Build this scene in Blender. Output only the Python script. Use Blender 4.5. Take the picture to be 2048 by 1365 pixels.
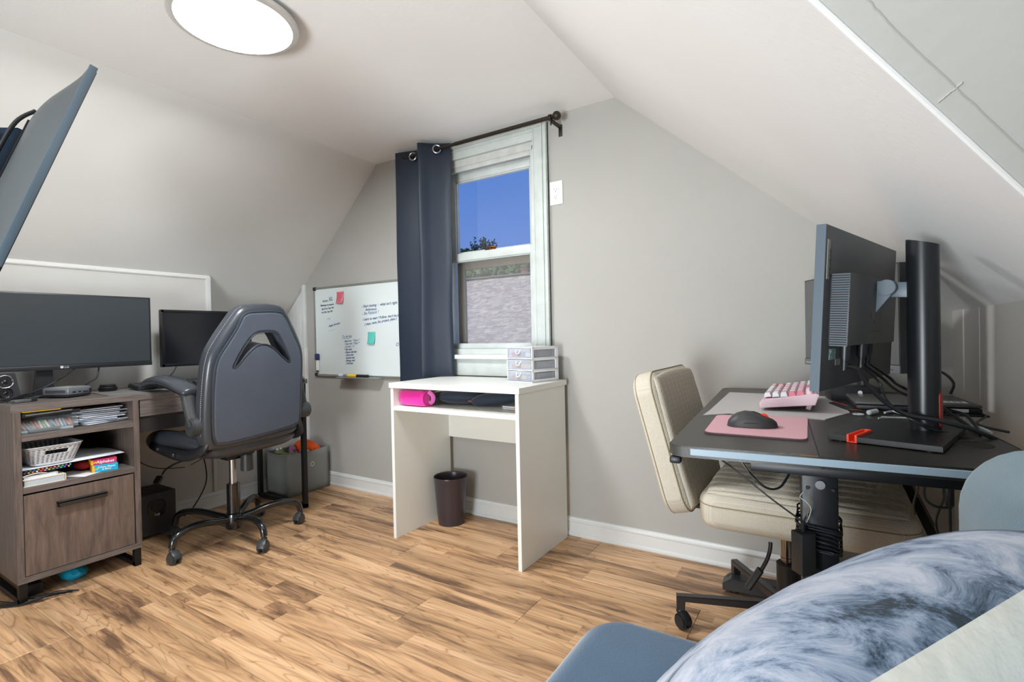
import bpy, bmesh, math, random
from mathutils import Vector, Matrix, Euler, noise
random.seed(7)
PI = math.pi
for o in list(bpy.data.objects): bpy.data.objects.remove(o)
C = bpy.context.scene.collection
S = bpy.context.scene
# ---------------------------------------------------------------- camera
F_PX = 1019.0; CAM = Vector((0, 0, 0.98))
YAW, PITCH, ROLL = [math.radians(a) for a in (32.27, 0.51, 1.19)]
_f = Vector((-math.sin(YAW)*math.cos(PITCH), math.cos(YAW)*math.cos(PITCH), -math.sin(PITCH)))
_r = Vector((math.cos(YAW), math.sin(YAW), 0)); _d = _f.cross(_r)
RT = _r*math.cos(ROLL) + _d*math.sin(ROLL); DN = -_r*math.sin(ROLL) + _d*math.cos(ROLL)
cd = bpy.data.cameras.new('camera'); cam = bpy.data.objects.new('camera', cd); C.objects.link(cam)
cd.sensor_width = 36; cd.lens = F_PX/2048*36; cd.clip_start = 0.02
m = Matrix.Identity(4)
for i in range(3):
    m[i][0] = RT[i]; m[i][1] = -DN[i]; m[i][2] = -_f[i]; m[i][3] = CAM[i]
cam.matrix_world = m; S.camera = cam
# ---------------------------------------------------------------- light
def srgb(h, a=1.0):
    if isinstance(h, str): h = [int(h[i:i+2], 16)/255 for i in (0, 2, 4)]
    return tuple(((c/12.92) if c <= .04045 else ((c+.055)/1.055)**2.4) for c in h[:3]) + (a,)
W = bpy.data.worlds.new('sky'); S.world = W; W.use_nodes = True
wt = W.node_tree; wt.nodes.clear()
wo = wt.nodes.new('ShaderNodeOutputWorld'); wb = wt.nodes.new('ShaderNodeBackground')
tc = wt.nodes.new('ShaderNodeTexCoord'); sx = wt.nodes.new('ShaderNodeSeparateXYZ'); cr = wt.nodes.new('ShaderNodeValToRGB')
wt.links.new(tc.outputs['Generated'], sx.inputs[0]); wt.links.new(sx.outputs['Z'], cr.inputs[0])
cr.color_ramp.elements[0].position = 0.0; cr.color_ramp.elements[0].color = srgb('b9c6e4')
cr.color_ramp.elements[1].position = 0.9; cr.color_ramp.elements[1].color = srgb('2f70c8')
e = cr.color_ramp.elements.new(0.16); e.color = srgb('7393d6')
e = cr.color_ramp.elements.new(0.34); e.color = srgb('5482cd')
wt.links.new(cr.outputs[0], wb.inputs[0]); wb.inputs[1].default_value = 1.0
wt.links.new(wb.outputs[0], wo.inputs[0])
sl = bpy.data.lights.new('sun', 'SUN'); sl.energy = 2.6; sl.angle = 0.01; sl.color = (1, .91, .78)
so = bpy.data.objects.new('sun', sl); C.objects.link(so)
so.rotation_euler = Vector((0.55, 0.75, -0.75)).to_track_quat('-Z', 'Y').to_euler()
LAMP = 105.0; LAMP_FILL = 35.0          # ceiling discs: the one in view, an unseen fill added behind the camera
def area(n, loc, tgt, size, en, col=(.90, .965, 1), spread=180):
    l = bpy.data.lights.new(n, 'AREA'); l.shape = 'SQUARE'; l.size = size; l.energy = en; l.color = col; l.spread = math.radians(spread)
    o = bpy.data.objects.new(n, l); C.objects.link(o); o.location = loc; o.rotation_euler = (Vector(tgt)-Vector(loc)).to_track_quat('-Z', 'Y').to_euler()
area('bounce_fill', (-.75, -1.75, .6), (-.95, 1.4, 2.07), .9, 46, spread=120)      # both area lights are added fill behind the camera; this one aims at the ceiling
area('room_fill', (-1.0, -1.85, 1.2), (-1.3, 2, 1.0), 1.3, 9)
S.view_settings.view_transform = 'Standard'; S.view_settings.look = 'None'
S.view_settings.gamma = 1; S.view_settings.use_curve_mapping = False
S.view_settings.exposure = 0.08
# ---------------------------------------------------------------- rays of the lens: used to place things on known planes
def ray(px, py): return RT*((px-1024)/F_PX) + DN*((py-682.5)/F_PX) + _f
def onz(px, py, z): r = ray(px, py); return CAM + r*((z-CAM.z)/r.z)
def ony(px, py, y): r = ray(px, py); return CAM + r*((y-CAM.y)/r.y)
def onx(px, py, x): r = ray(px, py); return CAM + r*((x-CAM.x)/r.x)
# ---------------------------------------------------------------- materials
MATS = {}
def mat(name, col, rough=.5, metal=0, bump=0, bscale=200, var=0, vscale=6, spec=.5, sheen=0, coat=0, emit=0, trans=0, stretch=None):
    if name in MATS: return MATS[name]
    m = bpy.data.materials.new(name); m.use_nodes = True; nt = m.node_tree; L = nt.links
    b = nt.nodes['Principled BSDF']; c = srgb(col) if isinstance(col, (str,)) else tuple(col)+(1,)
    b.inputs['Base Color'].default_value = c; b.inputs['Roughness'].default_value = rough
    b.inputs['Metallic'].default_value = metal; b.inputs['Specular IOR Level'].default_value = spec
    if sheen: b.inputs['Sheen Weight'].default_value = sheen
    if coat: b.inputs['Coat Weight'].default_value = coat; b.inputs['Coat Roughness'].default_value = .1
    if trans: b.inputs['Transmission Weight'].default_value = trans
    if emit: b.inputs['Emission Color'].default_value = c; b.inputs['Emission Strength'].default_value = emit
    t = nt.nodes.new('ShaderNodeTexCoord'); mp = nt.nodes.new('ShaderNodeMapping'); L.new(t.outputs['Object'], mp.inputs[0])
    if stretch: mp.inputs['Scale'].default_value = stretch
    if var:
        n = nt.nodes.new('ShaderNodeTexNoise'); n.inputs['Scale'].default_value = vscale; n.inputs['Detail'].default_value = 5
        L.new(mp.outputs[0], n.inputs[0])
        mx = nt.nodes.new('ShaderNodeMix'); mx.data_type = 'RGBA'
        mx.inputs[6].default_value = tuple(x*(1-var) for x in c[:3])+(1,); mx.inputs[7].default_value = tuple(min(1, x*(1+var)) for x in c[:3])+(1,)
        mr = nt.nodes.new('ShaderNodeMapRange'); mr.inputs[1].default_value = .3; mr.inputs[2].default_value = .7
        L.new(n.outputs[0], mr.inputs[0]); L.new(mr.outputs[0], mx.inputs[0]); L.new(mx.outputs[2], b.inputs['Base Color'])
    if bump:
        n = nt.nodes.new('ShaderNodeTexNoise'); n.inputs['Scale'].default_value = bscale; n.inputs['Detail'].default_value = 3
        L.new(mp.outputs[0], n.inputs[0])
        bp = nt.nodes.new('ShaderNodeBump'); bp.inputs['Strength'].default_value = bump; bp.inputs['Distance'].default_value = .002
        L.new(n.outputs[0], bp.inputs['Height']); L.new(bp.outputs[0], b.inputs['Normal'])
    MATS[name] = m; return m
def nodes(m): return m.node_tree, m.node_tree.nodes['Principled BSDF'], m.node_tree.links
def grain(name, c0, c1, scale=(1, 14, 14), rough=.45, dens=6, contrast=(.35, .7), bump=.1, rnd=True):
    """stretched wood grain"""
    m = bpy.data.materials.new(name); m.use_nodes = True; nt, b, L = nodes(m)
    t = nt.nodes.new('ShaderNodeTexCoord'); oi = nt.nodes.new('ShaderNodeObjectInfo')
    mp = nt.nodes.new('ShaderNodeMapping'); mp.inputs['Scale'].default_value = scale
    va = nt.nodes.new('ShaderNodeVectorMath'); va.operation = 'ADD'
    ml = nt.nodes.new('ShaderNodeVectorMath'); ml.operation = 'SCALE'; ml.inputs[0].default_value = (17, 5, 3)
    L.new(oi.outputs['Random'], ml.inputs['Scale']); L.new(t.outputs['Object'], va.inputs[0])
    if rnd: L.new(ml.outputs[0], va.inputs[1])
    L.new(va.outputs[0], mp.inputs[0])
    n = nt.nodes.new('ShaderNodeTexNoise'); n.inputs['Scale'].default_value = dens; n.inputs['Detail'].default_value = 8; n.inputs['Roughness'].default_value = .65; n.inputs['Distortion'].default_value = .6
    L.new(mp.outputs[0], n.inputs[0])
    r = nt.nodes.new('ShaderNodeValToRGB'); r.color_ramp.elements[0].position = contrast[0]; r.color_ramp.elements[1].position = contrast[1]
    r.color_ramp.elements[0].color = srgb(c0); r.color_ramp.elements[1].color = srgb(c1)
    L.new(n.outputs[0], r.inputs[0]); L.new(r.outputs[0], b.inputs['Base Color']); b.inputs['Roughness'].default_value = rough
    bp = nt.nodes.new('ShaderNodeBump'); bp.inputs['Strength'].default_value = bump; bp.inputs['Distance'].default_value = .001
    L.new(n.outputs[0], bp.inputs['Height']); L.new(bp.outputs[0], b.inputs['Normal'])
    MATS[name] = m; return m
def floor_mat():
    m = bpy.data.materials.new('laminate_plank'); m.use_nodes = True; nt, b, L = nodes(m); N = nt.nodes.new
    t = N('ShaderNodeTexCoord'); oi = N('ShaderNodeObjectInfo')
    sp = N('ShaderNodeSeparateXYZ'); L.new(t.outputs['Object'], sp.inputs[0])
    def mth(op, a, bb=None, c=None):
        q = N('ShaderNodeMath'); q.operation = op
        for i, v in enumerate((a, bb, c)):
            if v is None: continue
            if isinstance(v, (int, float)): q.inputs[i].default_value = v
            else: L.new(v, q.inputs[i])
        return q.outputs[0]
    strip = mth('FLOOR', mth('DIVIDE', sp.outputs['Y'], .2036))         # one printed strips to a plank
    w1 = N('ShaderNodeTexWhiteNoise'); w1.noise_dimensions = '2D'
    cb = N('ShaderNodeCombineXYZ'); L.new(strip, cb.inputs[0]); L.new(oi.outputs['Random'], cb.inputs[1]); L.new(cb.outputs[0], w1.inputs['Vector'])
    blk = mth('FLOOR', mth('DIVIDE', mth('ADD', sp.outputs['X'], w1.outputs['Value']), 1.4))
    w2 = N('ShaderNodeTexWhiteNoise'); w2.noise_dimensions = '3D'
    cb2 = N('ShaderNodeCombineXYZ'); L.new(strip, cb2.inputs[0]); L.new(blk, cb2.inputs[1]); L.new(oi.outputs['Random'], cb2.inputs[2]); L.new(cb2.outputs[0], w2.inputs['Vector'])
    off = N('ShaderNodeVectorMath'); off.operation = 'SCALE'; L.new(w2.outputs['Color'], off.inputs[0]); off.inputs['Scale'].default_value = 9
    ad = N('ShaderNodeVectorMath'); ad.operation = 'ADD'; L.new(t.outputs['Object'], ad.inputs[0]); L.new(off.outputs[0], ad.inputs[1])
    mp = N('ShaderNodeMapping'); mp.inputs['Scale'].default_value = (.75, 6.5, 1); L.new(ad.outputs[0], mp.inputs[0])
    # wandering figure
    n0 = N('ShaderNodeTexNoise'); n0.inputs['Scale'].default_value = 1.6; n0.inputs['Detail'].default_value = 2; L.new(mp.outputs[0], n0.inputs[0])
    wv = N('ShaderNodeTexNoise'); wv.inputs['Scale'].default_value = 2.3; wv.inputs['Detail'].default_value = 7; wv.inputs['Roughness'].default_value = .62; wv.inputs['Distortion'].default_value = .7
    L.new(mp.outputs[0], wv.inputs[0])
    mp2 = N('ShaderNodeMapping'); mp2.inputs['Scale'].default_value = (2.2, 95, 1); L.new(ad.outputs[0], mp2.inputs[0])
    fn = N('ShaderNodeTexNoise'); fn.inputs['Scale'].default_value = 1.0; fn.inputs['Detail'].default_value = 4; L.new(mp2.outputs[0], fn.inputs[0])
    # ring bands
    rg = mth('FRACT', mth('MULTIPLY', n0.outputs[0], 15.0)); rg = mth('ABSOLUTE', mth('SUBTRACT', rg, .5)); rg = mth('POWER', mth('MULTIPLY', rg, 2), 9)
    r = N('ShaderNodeValToRGB'); el = r.color_ramp.elements
    el[0].position = .345; el[0].color = srgb('6e5440'); el[1].position = .66; el[1].color = srgb('d2ac86')
    e = el.new(.415); e.color = srgb('987557'); e = el.new(.50); e.color = srgb('bf976f')
    L.new(wv.outputs[0], r.inputs[0])
    mx = N('ShaderNodeMix'); mx.data_type = 'RGBA'; mx.blend_type = 'MULTIPLY'
    mx.inputs[7].default_value = srgb('7d6048'); L.new(r.outputs[0], mx.inputs[6]); L.new(mth('MULTIPLY', rg, .55), mx.inputs[0])
    mf = N('ShaderNodeMapRange'); mf.inputs[1].default_value = .36; mf.inputs[2].default_value = .62; mf.inputs[3].default_value = .80; mf.inputs[4].default_value = 1.1
    L.new(fn.outputs[0], mf.inputs[0])
    mv = N('ShaderNodeMapRange'); mv.inputs[3].default_value = .97; mv.inputs[4].default_value = 1.22; L.new(w2.outputs['Value'], mv.inputs[0])
    sc = N('ShaderNodeVectorMath'); sc.operation = 'SCALE'; L.new(mx.outputs[2], sc.inputs[0]); L.new(mth('MULTIPLY', mf.outputs[0], mv.outputs[0]), sc.inputs['Scale'])
    L.new(sc.outputs[0], b.inputs['Base Color']); b.inputs['Roughness'].default_value = .36; b.inputs['Specular IOR Level'].default_value = .4
    bp = N('ShaderNodeBump'); bp.inputs['Strength'].default_value = .15; bp.inputs['Distance'].default_value = .0008
    L.new(fn.outputs[0], bp.inputs['Height']); L.new(bp.outputs[0], b.inputs['Normal'])
    MATS['floor'] = m; return m
def marble_mat():
    m = bpy.data.materials.new('marbled_velvet'); m.use_nodes = True; nt, b, L = nodes(m); N = nt.nodes.new
    t = N('ShaderNodeTexCoord'); mp = N('ShaderNodeMapping'); mp.inputs['Scale'].default_value = (13, 22, 13); mp.inputs['Rotation'].default_value = (.4, .3, .9); L.new(t.outputs['Object'], mp.inputs[0])
    n = N('ShaderNodeTexNoise'); n.inputs['Scale'].default_value = 1.1; n.inputs['Detail'].default_value = 8; n.inputs['Roughness'].default_value = .76; n.inputs['Distortion'].default_value = .8; L.new(mp.outputs[0], n.inputs[0])
    n2 = N('ShaderNodeTexNoise'); n2.inputs['Scale'].default_value = .55; n2.inputs['Detail'].default_value = 2; L.new(mp.outputs[0], n2.inputs[0])
    ad = N('ShaderNodeMath'); ad.operation = 'MULTIPLY_ADD'; ad.inputs[1].default_value = .45; L.new(n2.outputs[0], ad.inputs[0])
    L.new(n.outputs[0], ad.inputs[2])
    r = N('ShaderNodeValToRGB'); el = r.color_ramp.elements
    el[0].position = .575; el[0].color = srgb('22303c'); el[1].position = .86; el[1].color = srgb('b6bbc8')
    e = el.new(.63); e.color = srgb('51637a'); e = el.new(.71); e.color = srgb('8795ab')
    L.new(ad.outputs[0], r.inputs[0]); L.new(r.outputs[0], b.inputs['Base Color']); b.inputs['Roughness'].default_value = .75
    b.inputs['Sheen Weight'].default_value = .12
    MATS['marble'] = m; return m
def weave(name, c, bump=.5, scale=420, var=.12):
    m = bpy.data.materials.new(name); m.use_nodes = True; nt, b, L = nodes(m); N = nt.nodes.new
    t = N('ShaderNodeTexCoord'); cols = []
    w = []
    for ax, sc in (('Z', 1), ('Y', 1), ('X', 1)):
        q = N('ShaderNodeTexWave'); q.bands_direction = ax; q.inputs['Scale'].default_value = scale/6.28/3.14; q.inputs['Distortion'].default_value = 1.2; q.inputs['Detail'].default_value = 1; q.inputs['Detail Scale'].default_value = 2
        L.new(t.outputs['Object'], q.inputs[0]); w.append(q)
    a = N('ShaderNodeMath'); a.operation = 'MULTIPLY'; L.new(w[0].outputs['Fac'], a.inputs[0]); L.new(w[2].outputs['Fac'], a.inputs[1])
    a2 = N('ShaderNodeMath'); a2.operation = 'MULTIPLY_ADD'; L.new(w[1].outputs['Fac'], a2.inputs[0]); a2.inputs[1].default_value = .5; L.new(a.outputs[0], a2.inputs[2])
    cc = srgb(c); mx = N('ShaderNodeMix'); mx.data_type = 'RGBA'
    mx.inputs[6].default_value = tuple(x*(1-var*2) for x in cc[:3])+(1,); mx.inputs[7].default_value = tuple(min(1, x*(1+var)) for x in cc[:3])+(1,)
    L.new(a2.outputs[0], mx.inputs[0]); L.new(mx.outputs[2], b.inputs['Base Color']); b.inputs['Roughness'].default_value = .9; b.inputs['Specular IOR Level'].default_value = .2
    bp = N('ShaderNodeBump'); bp.inputs['Strength'].default_value = bump; bp.inputs['Distance'].default_value = .002
    L.new(a2.outputs[0], bp.inputs['Height']); L.new(bp.outputs[0], b.inputs['Normal']); MATS[name] = m; return m
def pane_mat(name, tint, gloss=.07, haze=0, hcol=(.8, .8, .82)):
    m = bpy.data.materials.new(name); m.use_nodes = True; nt = m.node_tree; nt.nodes.clear(); N = nt.nodes.new; L = nt.links
    o = N('ShaderNodeOutputMaterial'); tr = N('ShaderNodeBsdfTransparent'); tr.inputs[0].default_value = tuple(tint)+(1,)
    g = N('ShaderNodeBsdfGlossy'); g.inputs['Roughness'].default_value = .02
    mx = N('ShaderNodeMixShader'); mx.inputs[0].default_value = gloss; L.new(tr.outputs[0], mx.inputs[1]); L.new(g.outputs[0], mx.inputs[2])
    out = mx.outputs[0]
    if haze:
        d = N('ShaderNodeBsdfDiffuse'); d.inputs[0].default_value = tuple(hcol)+(1,)
        m2 = N('ShaderNodeMixShader'); m2.inputs[0].default_value = haze; L.new(out, m2.inputs[1]); L.new(d.outputs[0], m2.inputs[2]); out = m2.outputs[0]
    L.new(out, o.inputs[0]); MATS[name] = m; return m
# ---------------------------------------------------------------- objects
WM = {}
def thing(name, label, cat, loc=(0, 0, 0), rz=0, group=None):
    o = bpy.data.objects.new(name, None); C.objects.link(o); o.empty_display_size = .05
    o.location = loc; o.rotation_euler = (0, 0, rz); o['label'] = label; o['category'] = cat
    if group: o['group'] = group
    WM[o.name] = Matrix.Translation(loc) @ Matrix.Rotation(rz, 4, 'Z'); return o
def frame(o, x, y, z=None):
    """matrix from origin and axes"""
    x = Vector(x).normalized(); y = Vector(y).normalized(); z = Vector(z).normalized() if z else x.cross(y)
    m = Matrix.Identity(4)
    for i in range(3): m[i][0] = x[i]; m[i][1] = y[i]; m[i][2] = z[i]; m[i][3] = o[i]
    return m
def TR(x, y, z, rz=0): return Matrix.Translation((x, y, z)) @ Matrix.Rotation(rz, 4, 'Z')
def crom(pts, k=6, closed=False):
    P = [Vector(p) for p in pts]; out = []
    n = len(P)
    if n < 3 and not closed: return P
    rng = range(n) if closed else range(n-1)
    for i in rng:
        if closed: a, b, c, d = P[(i-1) % n], P[i], P[(i+1) % n], P[(i+2) % n]
        else: a, b, c, d = P[max(i-1, 0)], P[i], P[i+1], P[min(i+2, n-1)]
        for j in range(k):
            t = j/k
            out.append(.5*((2*b)+(c-a)*t+(2*a-5*b+4*c-d)*t*t+(3*b-a-3*c+d)*t**3))
    if not closed: out.append(P[-1])
    return out
class MB:
    def __init__(s, fr=None): s.bm = bmesh.new(); s.f = fr or Matrix.Identity(4)
    def _add(s, tmp, M=None):
        me = bpy.data.meshes.new('t'); tmp.to_mesh(me); tmp.free(); me.transform(s.f @ (M or Matrix.Identity(4)))
        s.bm.from_mesh(me); bpy.data.meshes.remove(me); return s
    def box(s, c, sz, rot=None, bev=0, seg=2):
        t = bmesh.new(); bmesh.ops.create_cube(t, size=1)
        for v in t.verts: v.co = Vector((v.co.x*sz[0], v.co.y*sz[1], v.co.z*sz[2]))
        if bev: bmesh.ops.bevel(t, geom=list(t.edges), offset=min(bev, min(sz)*.49), segments=seg, affect='EDGES', profile=.5)
        M = Matrix.Translation(c)
        if rot is not None: M = M @ (rot if isinstance(rot, Matrix) else Euler(rot).to_matrix().to_4x4())
        return s._add(t, M)
    def b2(s, lo, hi, bev=0, seg=2):
        lo = Vector(lo); hi = Vector(hi); return s.box((lo+hi)/2, tuple(abs(x) for x in (hi-lo)), None, bev, seg)
    def cyl(s, p0, p1, r0, r1=None, n=24, bev=0):
        p0 = Vector(p0); p1 = Vector(p1); d = p1-p0; t = bmesh.new()
        bmesh.ops.create_cone(t, cap_ends=True, segments=n, radius1=r0, radius2=r0 if r1 is None else r1, depth=d.length)
        if bev: bmesh.ops.bevel(t, geom=[e for e in t.edges if len(e.link_faces) == 2 and any(len(f.verts) > 4 for f in e.link_faces)], offset=bev, segments=2, affect='EDGES')
        return s._add(t, Matrix.Translation((p0+p1)/2) @ d.to_track_quat('Z', 'Y').to_matrix().to_4x4())
    def tube(s, pts, r, n=8, k=6, closed=False, sm=True):
        P = crom(pts, k, closed) if sm else [Vector(p) for p in pts]; t = bmesh.new(); rings = []
        N = len(P); up = None
        for i, p in enumerate(P):
            tg = (P[(i+1) % N]-P[i-1]) if closed else (P[min(i+1, N-1)]-P[max(i-1, 0)])
            if tg.length < 1e-9: tg = Vector((0, 0, 1))
            tg.normalize()
            if up is None: up = Vector((0, 0, 1)) if abs(tg.z) < .9 else Vector((1, 0, 0))
            up = (up-tg*up.dot(tg)); up = up.normalized() if up.length > 1e-6 else tg.orthogonal().normalized()
            sd = tg.cross(up); rr = r(i/(N-1)) if callable(r) else r
            if isinstance(rr, tuple): ra, rb = rr
            else: ra = rb = rr
            rings.append([t.verts.new(p+up*math.cos(2*PI*j/n)*ra+sd*math.sin(2*PI*j/n)*rb) for j in range(n)])
        M = N if closed else N-1
        for i in range(M):
            a, b = rings[i], rings[(i+1) % N]
            for j in range(n): t.faces.new((a[j], a[(j+1) % n], b[(j+1) % n], b[j]))
        if not closed: t.faces.new(rings[0][::-1]); t.faces.new(rings[-1])
        bmesh.ops.recalc_face_normals(t, faces=t.faces); return s._add(t)
    def lathe(s, prof, c=(0, 0, 0), M=None, n=32, cap=True):
        t = bmesh.new(); rings = []
        for r, z in prof: rings.append([t.verts.new((r*math.cos(2*PI*j/n), r*math.sin(2*PI*j/n), z)) for j in range(n)])
        for a, b in zip(rings, rings[1:]):
            for j in range(n): t.faces.new((a[j], a[(j+1) % n], b[(j+1) % n], b[j]))
        if cap:
            for rg, pr in ((rings[0], prof[0]), (rings[-1], prof[-1])):
                if pr[0] > 1e-4: t.faces.new(rg)
        bmesh.ops.remove_doubles(t, verts=t.verts, dist=1e-6); bmesh.ops.recalc_face_normals(t, faces=t.faces)
        return s._add(t, Matrix.Translation(c) @ (M or Matrix.Identity(4)))
    def prism(s, poly, t0, t1, M=None, bev=0):
        """poly in xy, extruded along z from t0 to t1"""
        t = bmesh.new(); f = t.faces.new([t.verts.new((p[0], p[1], t0)) for p in poly])
        r = bmesh.ops.extrude_face_region(t, geom=[f])
        for v in [g for g in r['geom'] if isinstance(g, bmesh.types.BMVert)]: v.co.z = t1
        bmesh.ops.recalc_face_normals(t, faces=t.faces)
        if bev: bmesh.ops.bevel(t, geom=[e for e in t.edges if any(len(f.verts) == len(poly) for f in e.link_faces)], offset=bev, segments=2, affect='EDGES')
        return s._add(t, M)
    def quad(s, pts, thick=None):
        t = bmesh.new(); f = t.faces.new([t.verts.new(p) for p in pts])
        if thick:
            r = bmesh.ops.extrude_face_region(t, geom=[f])
            for v in [g for g in r['geom'] if isinstance(g, bmesh.types.BMVert)]: v.co += Vector(thick)
            bmesh.ops.recalc_face_normals(t, faces=t.faces)
        return s._add(t)
    def surf(s, fn, nu, nv, cu=False, cv=False, merge=True):
        t = bmesh.new(); g = [[t.verts.new(fn(i/nu, j/nv)) for j in range(nv if cv else nv+1)] for i in range(nu if cu else nu+1)]
        for i in range(nu):
            for j in range(nv):
                a = g[i][j]; b = g[(i+1) % len(g)][j]; c = g[(i+1) % len(g)][(j+1) % len(g[0])]; d = g[i][(j+1) % len(g[0])]
                try: t.faces.new((a, b, c, d))
                except ValueError: pass
        if merge: bmesh.ops.remove_doubles(t, verts=t.verts, dist=1e-5); bmesh.ops.recalc_face_normals(t, faces=t.faces)
        return s._add(t)
    def ball(s, c, r, n=12, M=None):
        if not isinstance(r, (tuple, list)): r = (r, r, r)
        t = bmesh.new(); bmesh.ops.create_uvsphere(t, u_segments=n*2, v_segments=n, radius=1)
        for v in t.verts: v.co = Vector((v.co.x*r[0], v.co.y*r[1], v.co.z*r[2]))
        return s._add(t, Matrix.Translation(c) @ (M or Matrix.Identity(4)))
    def pad(s, hw, hh, T, k=.25, p=4, q=.5, nu=24, nv=24, Tb=None, rib=None, M=None):
        """cushion: plan rounded rectangle in xy, front bulge T at +z, back bulge Tb at -z"""
        Tb = T if Tb is None else Tb
        for sgn, TT in ((1, T), (-1, Tb)):
            t = bmesh.new(); g = []
            for i in range(nu+1):
                a = math.sin((i/nu*2-1)*PI/2); row = []
                for j in range(nv+1):
                    b = math.sin((j/nv*2-1)*PI/2)
                    x = hw*a*math.sqrt(1-k*b*b/1.0*.5); y = hh*b*math.sqrt(1-k*a*a*.5)
                    z = TT*(max(0, 1-abs(a)**p)*max(0, 1-abs(b)**p))**q
                    if rib and sgn > 0: z *= rib(x, y)
                    row.append(t.verts.new((x, y, sgn*z)))
                g.append(row)
            for i in range(nu):
                for j in range(nv):
                    f = (g[i][j], g[i+1][j], g[i+1][j+1], g[i][j+1]); t.faces.new(f if sgn > 0 else f[::-1])
            s._add(t, M)
        bmesh.ops.remove_doubles(s.bm, verts=s.bm.verts, dist=1e-6); return s
    def obj(s, name, mt, parent=None, ang=35, **kw):
        me = bpy.data.meshes.new(name)
        if kw.pop('norm', False): bmesh.ops.recalc_face_normals(s.bm, faces=s.bm.faces)
        s.bm.to_mesh(me); s.bm.free()
        return put(name, me, mt, parent, ang, **kw)
def put(name, me, mt, parent=None, ang=35, kind=None, label=None, cat=None, group=None, origin=None):
    if mt and not me.materials: me.materials.append(mt)
    o = bpy.data.objects.new(name, me); C.objects.link(o)
    if parent is not None:
        me.transform(WM[parent.name].inverted()); o.parent = parent; WM[o.name] = WM[parent.name]
    else:
        if origin is None and len(me.vertices):
            xs = [v.co for v in me.vertices]; origin = Vector(((min(v.x for v in xs)+max(v.x for v in xs))/2, (min(v.y for v in xs)+max(v.y for v in xs))/2, min(v.z for v in xs)))
        if origin is not None and kind != 'structure': me.transform(Matrix.Translation(-Vector(origin))); o.location = origin; WM[o.name] = Matrix.Translation(origin)
        else: WM[o.name] = Matrix.Identity(4)
    if ang:
        me.polygons.foreach_set('use_smooth', [True]*len(me.polygons)); me.set_sharp_from_angle(angle=math.radians(ang))
    if kind: o['kind'] = kind
    if label: o['label'] = label
    if cat: o['category'] = cat
    if group: o['group'] = group
    me.update(); return o
def slab(outs, half, bev, fr, name, mt, parent, res=2, **kw):
    """closed 2D outlines (first outer, others holes) -> rounded slab, thickness 2*half"""
    cu = bpy.data.curves.new('c', 'CURVE'); cu.dimensions = '2D'; cu.fill_mode = 'BOTH'; cu.extrude = max(half-bev, 1e-4); cu.bevel_depth = bev; cu.bevel_resolution = res; cu.offset = -bev
    for pts in outs:
        sp = cu.splines.new('POLY'); sp.points.add(len(pts)-1)
        for i, p in enumerate(pts): sp.points[i].co = (p[0], p[1], 0, 1)
        sp.use_cyclic_u = True
    return from_curve(cu, fr, name, mt, parent, **kw)
def from_curve(cu, fr, name, mt, parent, ang=40, **kw):
    t = bpy.data.objects.new('tmp', cu); C.objects.link(t)
    dg = bpy.context.evaluated_depsgraph_get(); dg.update(); me = bpy.data.meshes.new_from_object(t.evaluated_get(dg)); me.name = name
    bpy.data.objects.remove(t); bpy.data.curves.remove(cu); me.materials.clear(); me.transform(fr)
    return put(name, me, mt, parent, ang, **kw)
def text(txt, size, fr, name, mt, parent, ext=.0003, shear=0, align='LEFT', off=0):
    cu = bpy.data.curves.new('tx', 'FONT'); cu.body = txt; cu.size = size; cu.extrude = ext; cu.shear = shear; cu.align_x = align; cu.resolution_u = 2; cu.offset = off
    return from_curve(cu, fr, name, mt, parent, ang=0)
def chaikin(p, k=2):
    for _ in range(k):
        q = []
        for a, b in zip(p, p[1:]+p[:1]): q += [(a[0]*.75+b[0]*.25, a[1]*.75+b[1]*.25), (a[0]*.25+b[0]*.75, a[1]*.25+b[1]*.75)]
        p = q
    return p
def rrect(w, h, r, k=5):
    out = []
    for cx, cy, a0 in ((w-r, h-r, 0), (-w+r, h-r, PI/2), (-w+r, -h+r, PI), (w-r, -h+r, 1.5*PI)):
        for i in range(k+1): a = a0+PI/2*i/k; out.append((cx+r*math.cos(a), cy+r*math.sin(a)))
    return out
# ================================================================ THE SHELL
D = 2.26; CZ = 2.073; XL = -3.135; XR = 0.345; XCL = -2.40; XCR = -0.84; YB = -2.0
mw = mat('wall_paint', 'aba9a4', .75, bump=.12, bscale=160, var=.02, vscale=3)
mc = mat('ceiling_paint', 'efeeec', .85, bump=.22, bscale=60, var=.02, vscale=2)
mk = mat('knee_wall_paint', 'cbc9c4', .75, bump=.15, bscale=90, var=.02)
mt_ = mat('trim_paint', 'd8dad9', .35, var=.03, vscale=9)
mwt = mat('window_paint', 'c3c9c6', .4, bump=.25, bscale=120, var=.07, vscale=14)
def zl(x): return 1.372+.951*(x+3.14)          # left slope
def zr(x): return 2.073-.876*(x+.84)           # right slope
ST = dict(kind='structure')
MB().b2((-3.2, YB, -.06), (1.45, D, -.012)).obj('floor', mat('subfloor', '6d5842', .8), **ST)
floor = bpy.data.objects['floor']
fm = floor_mat(); PW = .2035; full = None; npk = 0
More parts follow.
